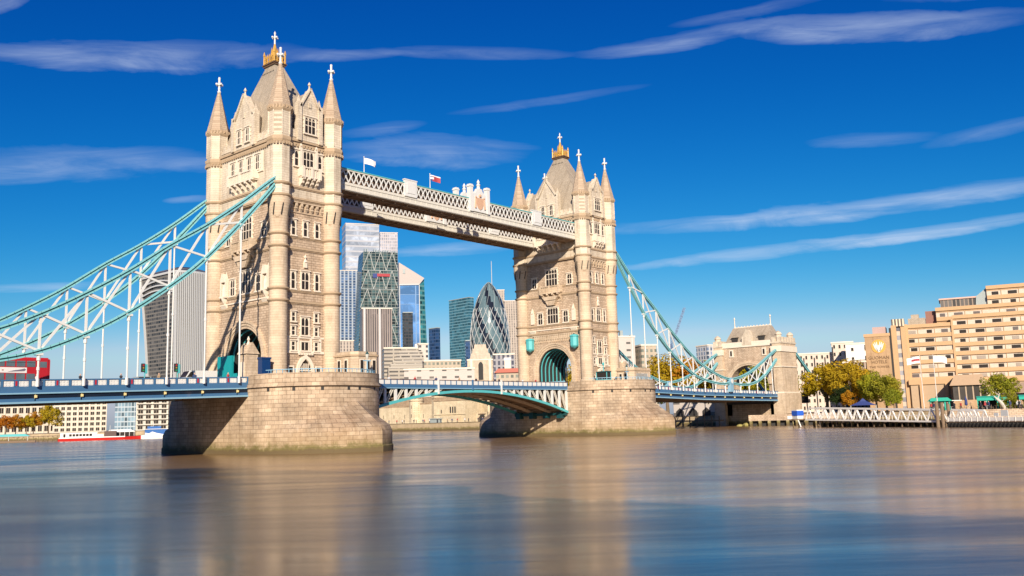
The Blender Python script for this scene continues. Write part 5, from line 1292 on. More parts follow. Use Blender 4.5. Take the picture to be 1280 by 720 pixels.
def plain_mesh(mb, name, mat):
    me = bpy.data.meshes.new(name); me.from_pydata(mb.v, [], mb.f); me.materials.append(mat); return me
CROWN = {}
for fn, fm_ in (('y', F_y), ('g', F_g), ('o', F_o), ('d', F_d)):
    CROWN[fn] = [plain_mesh(crown_mesh(s+ord(fn)), 'tree_crown', fm_) for s in range(2)]
def trunk_mb(seed):
    r = random.Random(seed); mb = MB(); mb.tube((0, 0, 0), (0.01, 0, 0.32), 0.028, 0.02, 8)
    for k in range(7):
        a = 2*PI*k/7+r.uniform(-.3, .3); q = Vector((0.24*math.cos(a), 0.24*math.sin(a), r.uniform(0.48, 0.72))); m_ = Vector((0.08*math.cos(a), 0.08*math.sin(a), 0.42))
        mb.tube((0.01, 0, 0.28), m_, 0.014, 0.01, 6); mb.tube(m_, q, 0.01, 0.003, 6)
    mb.tube((0.01, 0, 0.32), (0, 0, 0.78), 0.018, 0.004, 7)
    return mb
TRUNK = [trunk_mb(s).mesh('tree_trunk', M_bark) for s in range(3)]
NT_ = [0]
def tree(x, y, h, kind, label, grp, w=1.0, z=GZ, bush=False):
    NT_[0] += 1; i = NT_[0]
    T = thing('broadleaf_tree', label, 'tree', (x, y, z), i*1.3, grp)
    link('trunk', TRUNK[i % 3], T).scale = (h*w, h*w, h)
    c = link('crown', CROWN[kind][i % 2], T); c.scale = (h*w*1.1, h*w*1.1, h); c.location.z = -0.02*h if not bush else -0.3*h
    return T
G1 = 'autumn trees between the farther tower and the gateway'
for x, y, h, k, w, lb in ((183, 43.5, 20, 'g', 0.9, 'leftmost autumn tree of the row right of the farther tower, greenish'), (184, 35.0, 25.5, 'y', 0.95, 'tallest yellow tree of the row right of the farther tower'), (188, 27.5, 23.0, 'o', 0.9, 'orange-brown tree in the middle of the row right of the farther tower'),
                         (186, 19.5, 20.5, 'y', 0.9, 'yellow tree of the row, next to the far left shoulder of the gateway'), (205, 33, 22.5, 'g', 1.0, 'green-gold tree standing behind the row right of the farther tower')):
    tree(x, y, h, k, lb, G1, w)
for k, (x, y, h) in enumerate(((228, 33, 22), (226, 24, 21), (224, 16, 22))): tree(x, y, h, 'gyg'[k], ['green-gold tree showing through the left of the gateway arch', 'yellow tree showing through the middle of the gateway arch', 'green-gold tree showing through the right of the gateway arch'][k], 'trees beyond the gateway arch')
G2 = 'trees between the gateway and the hotel'
for x, y, h, k, w, lb in ((198, -15.5, 17.5, 'y', 1.0, 'small yellow tree right beside the gateway pylon, behind the sloping land tie'), (184, -26.5, 18.5, 'y', 1.05, 'large yellow tree, tallest between the gateway and the hotel'), (179, -30.3, 16.5, 'y', 0.85, 'yellow tree next to the brown office block'),
                          (171, -31.0, 8.5, 'd', 1.0, 'dark green bush-like tree under the large yellow trees'), (169, -33.8, 7.2, 'o', 0.8, 'small reddish tree beside the dark green one'), (168, -41.5, 12.2, 'g', 1.0, 'light green tree in front of the blank sign wall, left of two'), (162, -46.3, 11.3, 'g', 1.05, 'light green tree in front of the blank sign wall, right of two'), (155, -50.5, 6.5, 'g', 0.9, 'low green tree at the foot of the hotel stair shafts')):
    tree(x, y, h, k, lb, G2, w)
tree(134.5, -80.3, 9.3, 'g', 'round green and brown tree on the terrace before the hotel', 'trees on the hotel terrace', 1.0)
tree(131, -82.8, 5.4, 'g', 'small green tree in front of the round terrace tree', 'trees on the hotel terrace', 1.1, bush=True)
G3 = 'autumn trees on the far left bank'
for x, y, h, k, w, lb in ((91.7, 370, 11.5, 'o', 1.0, 'orange tree at the very left edge below the deck'), (97, 371, 11.5, 'o', .95, 'second orange tree from the left below the deck'), (101.7, 370, 11.2, 'y', 0.8, 'thin yellow tree, third from the left below the deck'), (105.6, 371, 13, 'o', 0.8, 'orange-yellow tree left of the tallest one below the deck'), (112.7, 370, 17.2, 'y', 0.85, 'tallest yellow tree below the left part of the deck')):
    tree(x, y, h, k, lb, G3, w)
tree(104.5, 5.5, 7.2, 'y', 'small yellow tree seen through the road arch of the farther tower', None, 0.9, 11.0) if False else None

# ================================================================ right bank: flats, hotel, jetty
def punched(T, lx, h, nb, nf, w, hh, z0=0.0, d=.15, skip=None, y=0.0, x0=0.0):
    fm = MB(); 
    for a, b, c, e in ((-w/2-.1, -w/2, 0, hh), (w/2, w/2+.1, 0, hh), (-w/2-.15, w/2+.15, -.15, 0)): fm.box(a, b, -d, .03, c, e)
    fme = fm.mesh('window_frame', M_port); pme = MB().box(-w/2, w/2, -.06, .02, 0, hh).mesh('window_pane', M_pane)
    for j in range(nf):
        for i in range(nb):
            if skip and skip(i, j): continue
            o = link('window', fme, T, (x0+(i+.5)*lx/nb, y, z0+(j+.3)*(h-z0)/nf)); link('pane', pme, o)
M_conc = plain('pink_concrete', (0.60, 0.50, 0.41), 0.85, var=0.1)
def rblock(label, loc, rz, lx, ly, top, mat, nb, nf, w, hh, slots=()):
    T = thing('office_block', label, 'office block', (loc[0], loc[1], GZ), R(rz), 'blocks between the gateway and the hotel'); h = top-GZ
    MB().box(0, lx, 0, ly, 0, h).build('wall', mat, T); MB().box(-.2, lx+.2, -.2, ly+.2, h, h+.6).build('roof', M_port, T)
    punched(T, lx, h, nb, nf, w, hh)
    for s in slots: MB().box(s-.25, s+.25, -.12, .02, 0, h-1.5).build('slot', M_dark, T)
    return T
rblock('pale concrete office block with paired small windows, right of the gateway', (280.5, 30.5), -66.6, 17.0, 14, 27.6, M_conc, 8, 8, 0.75, 1.5, (4.25, 8.5, 12.75))
rblock('taller pale concrete block with three columns of windows beside it', (284, 15), -68.8, 8.5, 14, 31.5, M_conc, 4, 9, 0.75, 1.5, (0.3, 8.1))
T = rblock('white concrete block with a deep loggia left of the sign wall', (268.9, 3.5), -69.7, 10, 14, 29.5, plain('white_concrete', (0.78, 0.74, 0.68), 0.8), 2, 7, 0.9, 1.3)
MB().box(1.5, 9.8, -.15, 0, 19.5, 20.0).build('loggia_edge', M_dark, T); MB().box(3.6, 4.0, -.15, 0, 12, 19.5).build('loggia_column', M_dark, T)
T = rblock('brown office block with close vertical ribs, half behind the yellow trees', (222.5, -12.5), -69.6, 10.5, 12, 20.0, plain('brown_concrete', (0.26, 0.18, 0.14), 0.8), 9, 6, 0.55, 1.7)
for k in range(10): MB().box(k*1.166-.14, k*1.166+.14, -.5, 0, 0, 16.7+(k % 2)).build('rib', plain('pale_rib', (0.45, 0.34, 0.27), 0.8) if k == 0 else bpy.data.materials['pale_rib'], T)

# hotel
M_hot = stone('hotel_concrete', (0.47, 0.31, 0.175), (0.42, 0.275, 0.15), (0.35, 0.23, 0.125), 4.2, 1.32, 0.2, 0.3, 0.012)
M_hotb = plain('hotel_band', (0.50, 0.315, 0.165), 0.8, var=0.12)
M_panel = plain('pale_window_panel', (0.52, 0.44, 0.35), 0.5, var=0.25)
HT = thing('hotel', 'large stepped sand-coloured concrete hotel with rows of ribbon windows on the right bank', 'hotel', (194.2, -43.35, GZ-.1), R(-75.0)); HT.scale = (1.1, 1.1, 1.1)
# hotel frame: x to the right along the front, y away from the river
def hb(x0, x1, y0, y1, z0, z1, name='wing', mat=None): return MB().box(x0, x1, y0, y1, z0, z1).build(name, mat or M_hot, HT)
FH = 2.36
hwm = MB().box(-1.05, 1.05, -.10, .02, 0, .85)
HP = hwm.mesh('hotel_window', M_pane)
HP2 = hwm.mesh('hotel_window', plain('drawn_curtain', (0.30, 0.25, 0.2), .6)); HP3 = hwm.mesh('hotel_window', plain('half_curtain', (0.12, 0.10, 0.09), .3)); HS = MB().box(-.9, .9, -.14, .02, 0, .95).mesh('window_panel', M_panel)
hwc = [0]
def wing(x0, x1, y0, z1, nf, depth=14, x_off=0.0):
    """front wall with ribbon windows on each of nf floors counted from the top"""
    hb(x0, x1, y0, y0+depth, 0, z1)
    MB().box(x0-.1, x1+.1, y0-.35, y0, z1-.6, z1+.35).build('parapet', M_hotb, HT)
    rw = random.Random(int(x0*7+z1))
    for f in range(nf):
        z = z1-0.6-(f+1)*FH+0.75
        MB().box(x0, x1, y0-.45, y0, z-1.15, z-.12).build('spandrel', M_hotb, HT)
        MB().box(x0, x1, y0-.03, y0+.02, z-.08, z+1.08).build('window_strip', M_panel, HT)
        x = x0+1.4+x_off
        while x < x1-1.2:
            if rw.random() > 0.12:
                o = link('window', rw.choice((HP, HP, HP, HP3, HP3, HP2)), HT, (x+rw.uniform(-.25, .25), y0-.03, z+.03)); s_ = rw.choice((1.0, 1.0, 1.0, .6, .75)); o.scale = (s_, 1, 1); hwc[0] += 1
            mb = MB().box(x+1.5, x+1.62, y0-.2, y0, z-.05, z+1.08)
            mb.build('mullion', M_hotb, HT) if hwc[0] < 95 else None
            x += 4.15
# coordinates below are in the hotel's own frame (metres)

wing(-0.2, 11.0, 0.0, 22.9, 6); wing(11.5, 40, 0.0, 24.7, 7, x_off=.6); wing(7.6, 40, 2.5, 27.3, 1); wing(20.4, 40, 4.0, 32.4, 2, x_off=.5)
hb(11.0, 11.5, -0.6, 10, 0, 24.2, 'rib', M_hotb); hb(-0.5, 0.3, -0.7, 10, 0, 23.4, 'rib', M_hotb)
MB().box(8.9, 20.4, 5, 14, 27.3, 29.9).build('penthouse', facade('penthouse_glass', (0.28, 0.22, 0.17), (0.10, 0.09, 0.08), 1.0, 9, .7, 1, .3), HT)
MB().box(8.6, 20.6, 4.7, 14.3, 29.9, 30.3).build('penthouse_roof', plain('pink_coping', (0.6, 0.38, 0.3), 0.7), HT)
MB().prism([(17.5, 27.3), (20.5, 27.3), (20.5, 32.4), (17.8, 30.2)], 'y', 4.6, 12).build('penthouse_slope', M_dsteel, HT)
MB().box(4.9, 7.8, 4, 9, 22.9, 27.0).build('plant_room', plain('rust_cladding', (0.25, 0.12, 0.09), 0.8), HT)
MB().box(0.4, 4.8, 3, 9, 22.9, 25.2).box(1.2, 3.2, 3.5, 7, 25.2, 26.3).build('plant_room', M_slate, HT)
# blank sign wall and stair shafts
MB().box(-10.7, -4.4, -4, 6, 0, 20.9).build('sign_wall', M_hot, HT); MB().box(-10.9, -4.2, -4.15, 6.1, 20.3, 21.1).build('parapet', M_hotb, HT)
for k in range(5): MB().box(-11.0, -10.7, -3.0, -1.2, 5+k*3.0, 6.3+k*3.0).build('side_window', M_dark, HT)
MB().box(-8.8, -5.4, 0, 6, 21, 23.2).build('plant_room', plain('pink_plant', (0.42, 0.3, 0.27), 0.8), HT)
MB().box(-4.4, -3.9, -3.0, 4, 0, 22.5).build('shaft_recess', M_dark, HT)
MB().box(-3.9, -2.6, -2.2, 4, 0, 23.2).build('stair_shaft', M_hotb, HT); MB().box(-1.5, -0.3, -1.6, 4, 0, 23.4).build('stair_shaft', M_hotb, HT)
MB().box(-2.6, -1.5, -1.2, 4, 0, 22.6).build('stair_glazing', facade('stair_glass', (0.5, 0.42, 0.34), (0.2, 0.2, 0.22), 3, 2.4, 1, .5, .3), HT)
MB().box(-3.7, -0.5, -1.9, 3, 22.9, 24.9).build('tank_room', facade('tank_louvre', (0.66, 0.55, 0.4), (0.1, 0.09, 0.08), .8, 9, .5, 1, .6), HT)
def ftext(txt, size, x, z, y, mat, name, par, rzz=0.0, sx=1.0):
    cu = bpy.data.curves.new(name, 'FONT'); cu.body = txt; cu.size = size; cu.extrude = 0.04; cu.align_x = 'CENTER'; cu.resolution_u = 2
    tmp = bpy.data.objects.new(name, cu); col.objects.link(tmp); dg = bpy.context.evaluated_depsgraph_get(); me = bpy.data.meshes.new_from_object(tmp.evaluated_get(dg)); bpy.data.objects.remove(tmp)
    me.materials.clear(); me.materials.append(mat); o = bpy.data.objects.new(name, me); col.objects.link(o); o.parent = par; o.location = (x, y, z); o.rotation_euler = (PI/2, 0, rzz); o.scale.x = sx; return o
M_letter = plain('bronze_letter', (0.16, 0.09, 0.04), 0.6)
ftext('GUOMAN', 1.25, -7.45, 14.1, -4.06, M_letter, 'sign_lettering', HT, sx=.95); ftext('HOTELS', 1.2, -7.45, 12.95, -4.06, M_letter, 'sign_lettering', HT, sx=.9); ftext('THE TOWER', .85, -7.45, 11.7, -4.06, M_letter, 'sign_lettering', HT, sx=1.05)
lg = MB().tube((-7.3, -4.02, 17.6), (-7.3, -4.12, 17.6), 1.85, n=36).build('emblem', plain('gold_disc', (0.62, 0.33, 0.06), 0.4), HT)
mb = MB()
for s in (-1, 1):
    for k, (sx_, top_) in enumerate(((0.28, 1.25), (0.72, 1.0), (1.12, 0.55))):
        for q in range(6):
            u0, u1 = q/6, (q+1)/6
            f_ = lambda u: (-7.3+s*(0.15+sx_*u**0.7*1.05-0.0), -4.16, 17.6-1.55+k*0.12+(top_+1.55)*u)
            a_, b_ = f_(u0), f_(u1); mb.beam(a_, b_, .10, .42*(1-abs(u0-.35)*1.1), (1, 0, 0))
mb.box(-7.42, -7.18, -4.2, -4.1, 16.0, 18.0)
mb.build('emblem_leaves', M_white, lg)
# ground floors
MB().box(-0.2, 40, -2.5, 0, 0, 6.8).build('ground_floor', plain('brown_louvre', (0.42, 0.30, 0.19), 0.8), HT)
MB().box(-0.6, 40, -2.9, 0, 6.8, 8.2).build('ground_floor_band', M_hotb, HT)
for x in (2.0, 8.2, 9.4): MB().box(x, x+.7, -3.3, -2.4, 0, 6.8).build('column', M_hotb, HT)
MB().box(9.9, 17.3, -13, -2.5, 2.3, 6.0).build('pavilion', facade('pavilion_glass', (0.42, 0.32, 0.22), (0.05, 0.045, 0.04), 1.6, 8, .82, .9, .15), HT)
mb = MB(); mb.loft([[(9.2, -13.7, 6.0), (18, -13.7, 6.0), (18, -2.5, 6.0), (9.2, -2.5, 6.0)], [(10.6, -11.5, 8.7), (16.8, -11.5, 8.7), (16.8, -2.6, 8.7), (10.6, -2.6, 8.7)]]); mb.build('pavilion_roof', plain('ribbed_brown_roof', (0.42, 0.29, 0.18), 0.8), HT)
MB().box(9.9, 17.3, -13.2, -2.5, 0, 2.3).build('pavilion_base', M_hot, HT)
MB().box(24, 40, -12, -2.5, 0, 3.6).build('bar_front', M_dark, HT); mb = MB(); mb.prism([(-12.8, 3.6), (-2.5, 3.6), (-2.5, 6.4), (-10.5, 6.2)], 'x', 23, 40); mb.build('bar_roof', plain('brown_shingle', (0.3, 0.21, 0.15), 0.8), HT)
MB().box(17.6, 23.6, -6, -2.5, 2.8, 5.2).build('terrace_wall', M_port, HT)
# ================================================================ terrace, jetties and boats of the right bank
def at(p, rz, name, label, cat, grp=None): return thing(name, label, cat, p, R(rz), grp)
M_wood = plain('weathered_timber', (0.20, 0.14, 0.09), 0.9, var=0.35, scale=2)
M_canvg = plain('green_canvas', (0.02, 0.36, 0.26), 0.8); M_canvb = plain('navy_canvas', (0.03, 0.05, 0.18), 0.8)
M_trusw = paint('jetty_white', (0.84, 0.80, 0.73), amt=0.2)
for (x, y), lb, mt, seed in (((131.0, -65.0), 'left one of two tall white flagpoles before the hotel, with a pale flag', 0, 21), ((131.8, -67.7), 'right one of two tall white flagpoles before the hotel, with a white flag', 1, 22)):
    make_flag((x, y, GZ), 12.6, 2.9, 1.5, [M_fl_w, M_fl_r], (lambda u, v: 1 if .3 < v < .6 and u < .6 else 0) if mt == 0 else None, lb, R(-78) if mt else R(110), seed, 'flagpoles before the hotel')
T = at((138.2, -48.6, GZ), -70, 'marquee', 'navy canvas marquee under the light green trees', 'marquee')
mb = MB(); mb.loft([[(-3, -2, 1.7), (3, -2, 1.7), (3, 2, 1.7), (-3, 2, 1.7)], [(-.8, -.2, 2.7), (.8, -.2, 2.7), (.8, .2, 2.7), (-.8, .2, 2.7)], [(-.1, -.1, 3.4), (.1, -.1, 3.4), (.1, .1, 3.4), (-.1, .1, 3.4)]]); mb.build('canopy', M_canvb, T)
for x in (-2.9, 2.9):
    for y in (-1.9, 1.9): MB().tube((x, y, 0), (x, y, 1.75), .06).build('leg', M_white, T)
T = at((135.9, -67.1, GZ), -72, 'garden_bar', 'small green and white garden bar with dark doorway beside the right flagpole', 'bar')
MB().box(-2.1, 2.1, 0, 2.5, 0, 2.1).build('wall', M_dark, T); mb = MB()
for x in (-2.1, -.9, .9, 1.8): mb.box(x, x+.3, -.15, 0, 0, 2.1)
mb.build('post', M_canvg, T); mb = MB(); mb.prism([(-2.6, 2.1), (2.6, 2.1), (1.7, 2.9), (-1.7, 2.9)], 'y', -.6, 2.8); mb.build('roof', M_canvg, T)
MB().box(1.9, 4.6, -.4, 2, 2.05, 2.25).build('awning', M_white, T)
T = at((130.4, -74.1, GZ), 0, 'parasol', 'closed navy parasol standing on the hotel terrace', 'parasol')
MB().tube((0, 0, 0), (0, 0, 2.9), .05).build('pole', M_white, T); MB().lathe([(.1, .9), (.32, 1.1), (.26, 2.2), (.04, 3.0)], 10, 0, 0).build('canopy', M_canvb, T)
def awning(loc, rz, w, label):
    T = at(loc, rz, 'awning', label, 'awning', 'green awnings of the hotel terrace')
    mb = MB(); mb.prism([(-2.2, 1.9), (0, 2.6), (0, 2.9), (-2.2, 2.5)], 'x', 0, w); mb.build('canopy', M_canvg, T)
    for x in (.05, w*.3, w*.65, w-.15):
        MB().box(x, x+.22, -2.1, -1.9, 0, 2.2).build('post', M_canvg, T)
    MB().box(.3, w-.3, .2, .4, 0, 2.4).build('back_panel', M_dark, T)
awning((131.0, -76.1, GZ), -74, 6.0, 'green awning left of the round terrace tree'); awning((132.0, -84.2, GZ), -74, 8.0, 'green awning right of the round terrace tree, at the picture edge')
T = at((128.3, -81.6, GZ), -70, 'sculpture', 'pale bronze sculpture of a leaping dolphin and swimmer on the terrace edge', 'sculpture')
mb = MB(); P = [(0.6, 0.0), (0.3, .8), (-.1, 1.5), (-.7, 2.1), (-1.3, 2.9)]
for a, b, r0, r1 in zip(P, P[1:], (.22, .4, .38, .25), (.4, .38, .25, .06)): mb.tube((a[0], 0, a[1]), (b[0], 0, b[1]), r0, r1, 8)
mb.tube((-.1, 0, 1.5), (.6, .1, 1.9), .12, .03, 6); mb.tube((.6, 0, 0), (1.1, 0, .35), .15, .03, 6)
mb.build('dolphin', plain('pale_bronze', (0.5, 0.46, 0.38), 0.4), T)
mb = MB(); mb.tube((-.5, .2, 2.3), (-.2, .2, 3.0), .16, .13, 6); mb.tube((-.2, .2, 3.0), (-.9, .2, 3.5), .1, .05, 6); mb.tube((-.5, .2, 2.3), (.1, .2, 1.7), .12, .05, 6); mb.ball((-.1, .2, 3.2), .15, 6); mb.build('swimmer', bpy.data.materials['pale_bronze'], T)
MB().lathe([(.9, -.3), (.7, .25)], 10, .4, 0).build('plinth', M_ash, T)
rp = random.Random(5)
for k in range(16):
    q = rp.uniform(0, 1); person(131.0-3.5*q+rp.uniform(-.4, .4), -66-20*q, GZ, rp.uniform(0, 6), k, 'person standing on the hotel terrace, a few pixels tall', 'people on the hotel terrace')
for k in range(14):
    T = at((130.2-4.2*k/13, -62-24.5*k/13, GZ), -75, 'cafe_table', 'small round terrace table with two chairs', 'table', 'tables on the hotel terrace')
    MB().lathe([(.05, 0), (.05, .7), (.4, .72), (.4, .76)], 8, 0, 0).build('table', M_white if k % 2 else M_wood, T)
    for s in (-1, 1): MB().box(s*.7-.2, s*.7+.2, -.2, .2, .4, .46).box(s*.88-.03, s*.88+.03, -.2, .2, .46, .95).box(s*.7-.18, s*.7-.13, -.15, .15, 0, .4).box(s*.7+.13, s*.7+.18, -.15, .15, 0, .4).build('chair', M_wood, T)
o = MB().box(-9, 12, -.4, .4, 0, 1.9).build('terrace_wall', M_gran, loc=(124.7, -80.5, 1.4), rz=R(-72)); tag(o, 'brown stone terrace wall above the pontoon at the right edge', 'wall')

# gangways and pontoon, along a line slanting across the river
J0 = Vector((131.4, -35.9, 0)); JA = math.atan2(-55.5, -32.0)
def gang(s0, s1, zb0, zb1, zt0, zt1, npan, label, wd=2.6):
    T = thing('gangway', label, 'gangway', (J0.x+math.cos(JA)*s0, J0.y+math.sin(JA)*s0, 0), JA, 'white truss gangways of the river pier'); L = s1-s0
    zb = lambda x: zb0+(zb1-zb0)*x/L; zt = lambda x: zt0+(zt1-zt0)*x/L
    MB().hexa([(0, 0.1, zb(0)), (L, 0.1, zb(L)), (L, wd-.1, zb(L)), (0, wd-.1, zb(0))], [(0, 0.1, zb(0)+.25), (L, .1, zb(L)+.25), (L, wd-.1, zb(L)+.25), (0, wd-.1, zb(0)+.25)]).build('floor', M_wood, T)
    for y in (0, wd):
        mb = MB(); mb.beam((0, y, zb(0)), (L, y, zb(L)), .28, .34); mb.beam((L/npan*.5, y, zt(0)), (L-L/npan*.5, y, zt(L)), .28, .34); mb.build('chord', M_trusw, T)
        mb = MB()
        for k in range(npan):
            a, b, c = L*k/npan, L*(k+.5)/npan, L*(k+1)/npan
            mb.beam((a, y, zb(a)), (b, y, zt(b)), .2, .24); mb.beam((b, y, zt(b)), (c, y, zb(c)), .2, .24)
        mb.build('web', M_trusw, T)
        mb = MB()
        for k in range(npan*3): x = L*(k+.5)/(npan*3); mb.beam((x, y, zb(x)), (x, y, zb(x)+1.2), .05)
        mb.beam((0, y, zb(0)+1.2), (L, y, zb(L)+1.2), .08); mb.build('guard_rail', M_trusw, T)
gang(0.9, 43.6, 1.85, 1.15, 4.7, 3.55, 15, 'long white truss gangway over the river before the trees, left one')
gang(46.6, 54.0, 1.2, 1.1, 3.5, 3.2, 4, 'short white truss gangway beside the tall timber piles, right one')
def jp(s, off=0.0): return (J0.x+math.cos(JA)*s-math.sin(JA)*off, J0.y+math.sin(JA)*s+math.cos(JA)*off)
for k, s in enumerate((44.2, 45.1, 46.2)):
    x, y = jp(s, -.5+k*.5); o = MB().tube((0, 0, -2), (0, 0, 5.3-k*.3), .38, .34, 10).build('timber_pile', M_wood, loc=(x, y, 0)); tag(o, ['left', 'middle', 'right'][k]+' one of three tall timber piles between the two gangways', 'pile', 'tall timber piles between the gangways')
M_pm = stone('pile_concrete', (0.5, 0.45, 0.28), (0.4, 0.36, 0.2), (0.3, 0.25, 0.15), 3, 3, extra=mossy)
pm_ = MB().tube((0, 0, -2), (0, 0, 1.6), .3, n=8).mesh('concrete_pile', M_pm)
for k in range(18):
    s = 1.5+k*2.35; x, y = jp(s, 2.0+(k % 2)*.6); o = link('concrete_pile', pm_, None, (x, y, 0)); tag(o, 'weedy concrete pile in the row under the long gangway', 'pile', 'row of piles under the long gangway')
x, y = jp(0, 4.2); T = thing('timber_staging', 'dark timber staging behind the piles of the long gangway', 'staging', (x, y, 0), JA)
MB().box(0, 44, -.3, 1.4, .9, 1.5).build('deck', M_wood, T); mb = MB(); [mb.box(k*1.8, k*1.8+.35, -.2, .1, -1.5, .9) for k in range(25)]; mb.build('fender', M_wood, T); MB().box(0, 44, .9, 1.3, -1, .9).build('back_boards', M_dark, T)
x, y = jp(46.6, -.3); T = thing('pontoon', 'floating pontoon with white railings running to the right edge', 'pontoon', (x, y, 0), JA)
MB().box(0, 34, 0, 5, -.3, .95).build('hull', M_dark, T); MB().box(-.1, 34, -.1, 5.1, .95, 1.1).build('deck', M_wood, T)
mb = MB(); [mb.tube((k*.9, -.15, .25), (k*.9+.5, -.2, .75), .16, n=6) for k in range(38)]; mb.build('tyre_fender', M_dark, T)
mb = MB(); mb.box(0, 34, .05, .1, 1.2, 1.9)
for k in range(24): mb.box(k*1.45, k*1.45+.1, 0, .14, 1.1, 2.15)
mb.box(0, 34, .02, .12, 2.08, 2.16); mb.build('railing', M_trusw, T)
x, y = jp(60, .6); 
for k, (q, w, h) in enumerate(((57.3, 1.0, .7), (59.2, 1.6, 1.2))): 
    x, y = jp(q, 1.0); o = MB().box(-w/2, w/2, -.05, .05, 0, h).tube((0, .1, -1.3), (0, .1, 0), .06).build('notice_board', M_white, loc=(x, y, 2.0), rz=JA); tag(o, ['smaller', 'larger'][k]+' white notice board on the pontoon at the right', 'notice board', 'notice boards on the pontoon')
# blue hoist at the gateway's foot
x, y = jp(-2.2); T = thing('pier_cabin', 'blue and white cabin on stilts at the foot of the gateway, left of the gangway', 'cabin', (x, y, 0), JA)
MB().box(-1.0, 1.0, -.9, .9, 2.1, 2.9).build('wall', M_white, T); MB().box(-1.1, 1.1, -1.0, 1.0, 2.9, 4.1).build('canopy', plain('bright_blue', (0.02, 0.10, 0.5), 0.5), T); MB().box(-1.0, 1.0, -.95, .9, 4.1, 4.4).build('roof', M_white, T)
MB().box(-1.4, 1.6, -1.2, 1.2, 1.9, 2.1).build('deck', M_wood, T)
for a, b in ((-1, -.8), (1.2, -.8), (-1, .9), (1.2, .9)): MB().tube((a, b, -1.5), (a, b, 2.0), .14).build('leg', M_pm, T)
MB().beam((1.3, -1, 2.0), (2.3, -1, .1), .25, .12).build('ladder', M_trusw, T)
# brick landing before the gateway
T = thing('landing_stage', 'brown stone landing on piles in front of the gateway pylon, with a white board', 'landing', (160, -20, 0), R(-75))
MB().box(-12, 12, 0, 4, 1.5, 3.2).build('deck', M_gran, T); [MB().box(-11.8+k*2.6, -11+k*2.6, -.1, .8, -1.5, 1.5).build('pile', M_pm, T) for k in range(10)]; MB().box(-1, .3, -.15, -.02, 1.8, 2.7).build('board', M_white, T)
MB().box(-12, 12, 1.5, 4, -1, 1.5).build('back_boards', M_dark, T)
T = thing('mooring_jetty', 'dark timber mooring jetty in the shade under the right side span', 'jetty', (166, 18, 0), R(-85))
MB().box(-9, 12, 0, 2.5, 1.6, 2.0).build('deck', M_wood, T); mb = MB()
for k in range(9): mb.tube((-8.5+k*2.5, .2, -1.5), (-8.5+k*2.5, .2, 3.2 if k % 3 else 4.2), .2, n=8)
mb.build('pile', M_wood, T); mb = MB(); [mb.beam((-8.5+k*5, .2, 0), (-6+k*5, .2, 2.0), .2) for k in range(4)]; mb.build('brace', M_wood, T)
o = MB(); r_ = random.Random(3)
for k in range(26): o.ball((r_.uniform(-5, 5), r_.uniform(-1.5, 1.5), r_.uniform(-.2, .5)*(1)), r_.uniform(.5, 1.1), 7, .6)
o = o.build('weedy_rocks', stone('weedy_rock', (0.34, 0.30, 0.10), (0.26, 0.26, 0.06), (0.1, 0.1, 0.04), 2, 2), loc=(160.5, -8.5, 0), rz=R(-75)); tag(o, 'heap of rocks covered in yellow-green weed at the foot of the gateway', 'rocks')
T = cbox('riverside_house', 'low cream riverside building with arched windows under the right side span', 'house', (181, 31), -90, 22, 10, 8.0, F_white, roof=M_slate, grp='lower blocks across the river')
for k in range(4): MB().prism([(1+k*5, 0), (4+k*5, 0), (4+k*5, 1.6), (2.5+k*5, 2.8), (1+k*5, 1.6)], 'y', -.1, 0).build('arched_window', M_dark, T)

# ================================================================ boats on the left
M_bred = plain('boat_red', (0.5, 0.015, 0.012), 0.4); M_bwh = plain('boat_white', (0.78, 0.76, 0.72), 0.4); M_bblue = plain('boat_blue', (0.03, 0.12, 0.35), 0.4)
def hull(mb, L, B, z0, z1, bow=.25, x0=0):
    def ring(z, f):
        pts = []
        for k in range(9): u = k/8; x = x0+L*u; w = B/2*f*(1 if u < 1-bow else max(.03, 1-((u-(1-bow))/bow)**1.6)); pts.append((x+(.9*(z-z0) if u > .95 else 0), -w, z+(.35 if u > .9 else 0)*(z-z0)))
        return pts+[(p[0], -p[1], p[2]) for p in pts[::-1]]
    mb.loft([ring(z0-.6, .8), ring(z0, .92), ring(z1, 1.0)])
T = thing('passenger_boat', 'long red and white river passenger boat moored at the far left bank', 'boat', (76.0, 268.2, 0), R(-24), 'boats moored at the far left bank')
mb = MB(); hull(mb, 34, 6, 0, 1.1); mb.build('hull', M_bred, T); MB().box(.3, 26, -2.9, 2.9, 1.1, 1.5).build('deck', M_bwh, T)
MB().box(.8, 15, -2.6, 2.6, 1.5, 3.3).box(15.0, 17.5, -2.3, 2.3, 1.5, 2.6).build('cabin', M_bwh, T)
for k in range(7): MB().box(4.2+k*1.3, 5.2+k*1.3, -2.68, -2.58, 1.9, 2.9).build('window', M_pane, T)
MB().box(2.0, 2.8, -2.7, -2.58, 1.6, 3.0).build('door', M_pane, T); MB().box(.6, 15.2, -2.8, 2.8, 3.3, 3.5).build('roof', M_bwh, T)
MB().box(17.8, 22.5, -2.4, 2.4, 1.5, 3.8).build('wheelhouse', plain('boat_brown', (0.10, 0.06, 0.05), 0.5), T)
mb = MB(); mb.tube((9, 0, 3.5), (9, 0, 6), .08); mb.tube((20, 0, 3.8), (20, 0, 6.2), .08); mb.build('mast', M_white, T)
T = thing('passenger_boat', 'white glass-sided river boat with a domed roof moored behind the red one', 'boat', (93.0, 264.0, 0), R(-24), 'boats moored at the far left bank')
mb = MB(); hull(mb, 21, 5.5, 0, 1.4); mb.build('hull', plain('boat_black', (0.03, 0.02, 0.03), 0.4), T); MB().box(1, 13, -2.4, 2.4, 1.4, 3.2).build('cabin', M_pane, T)
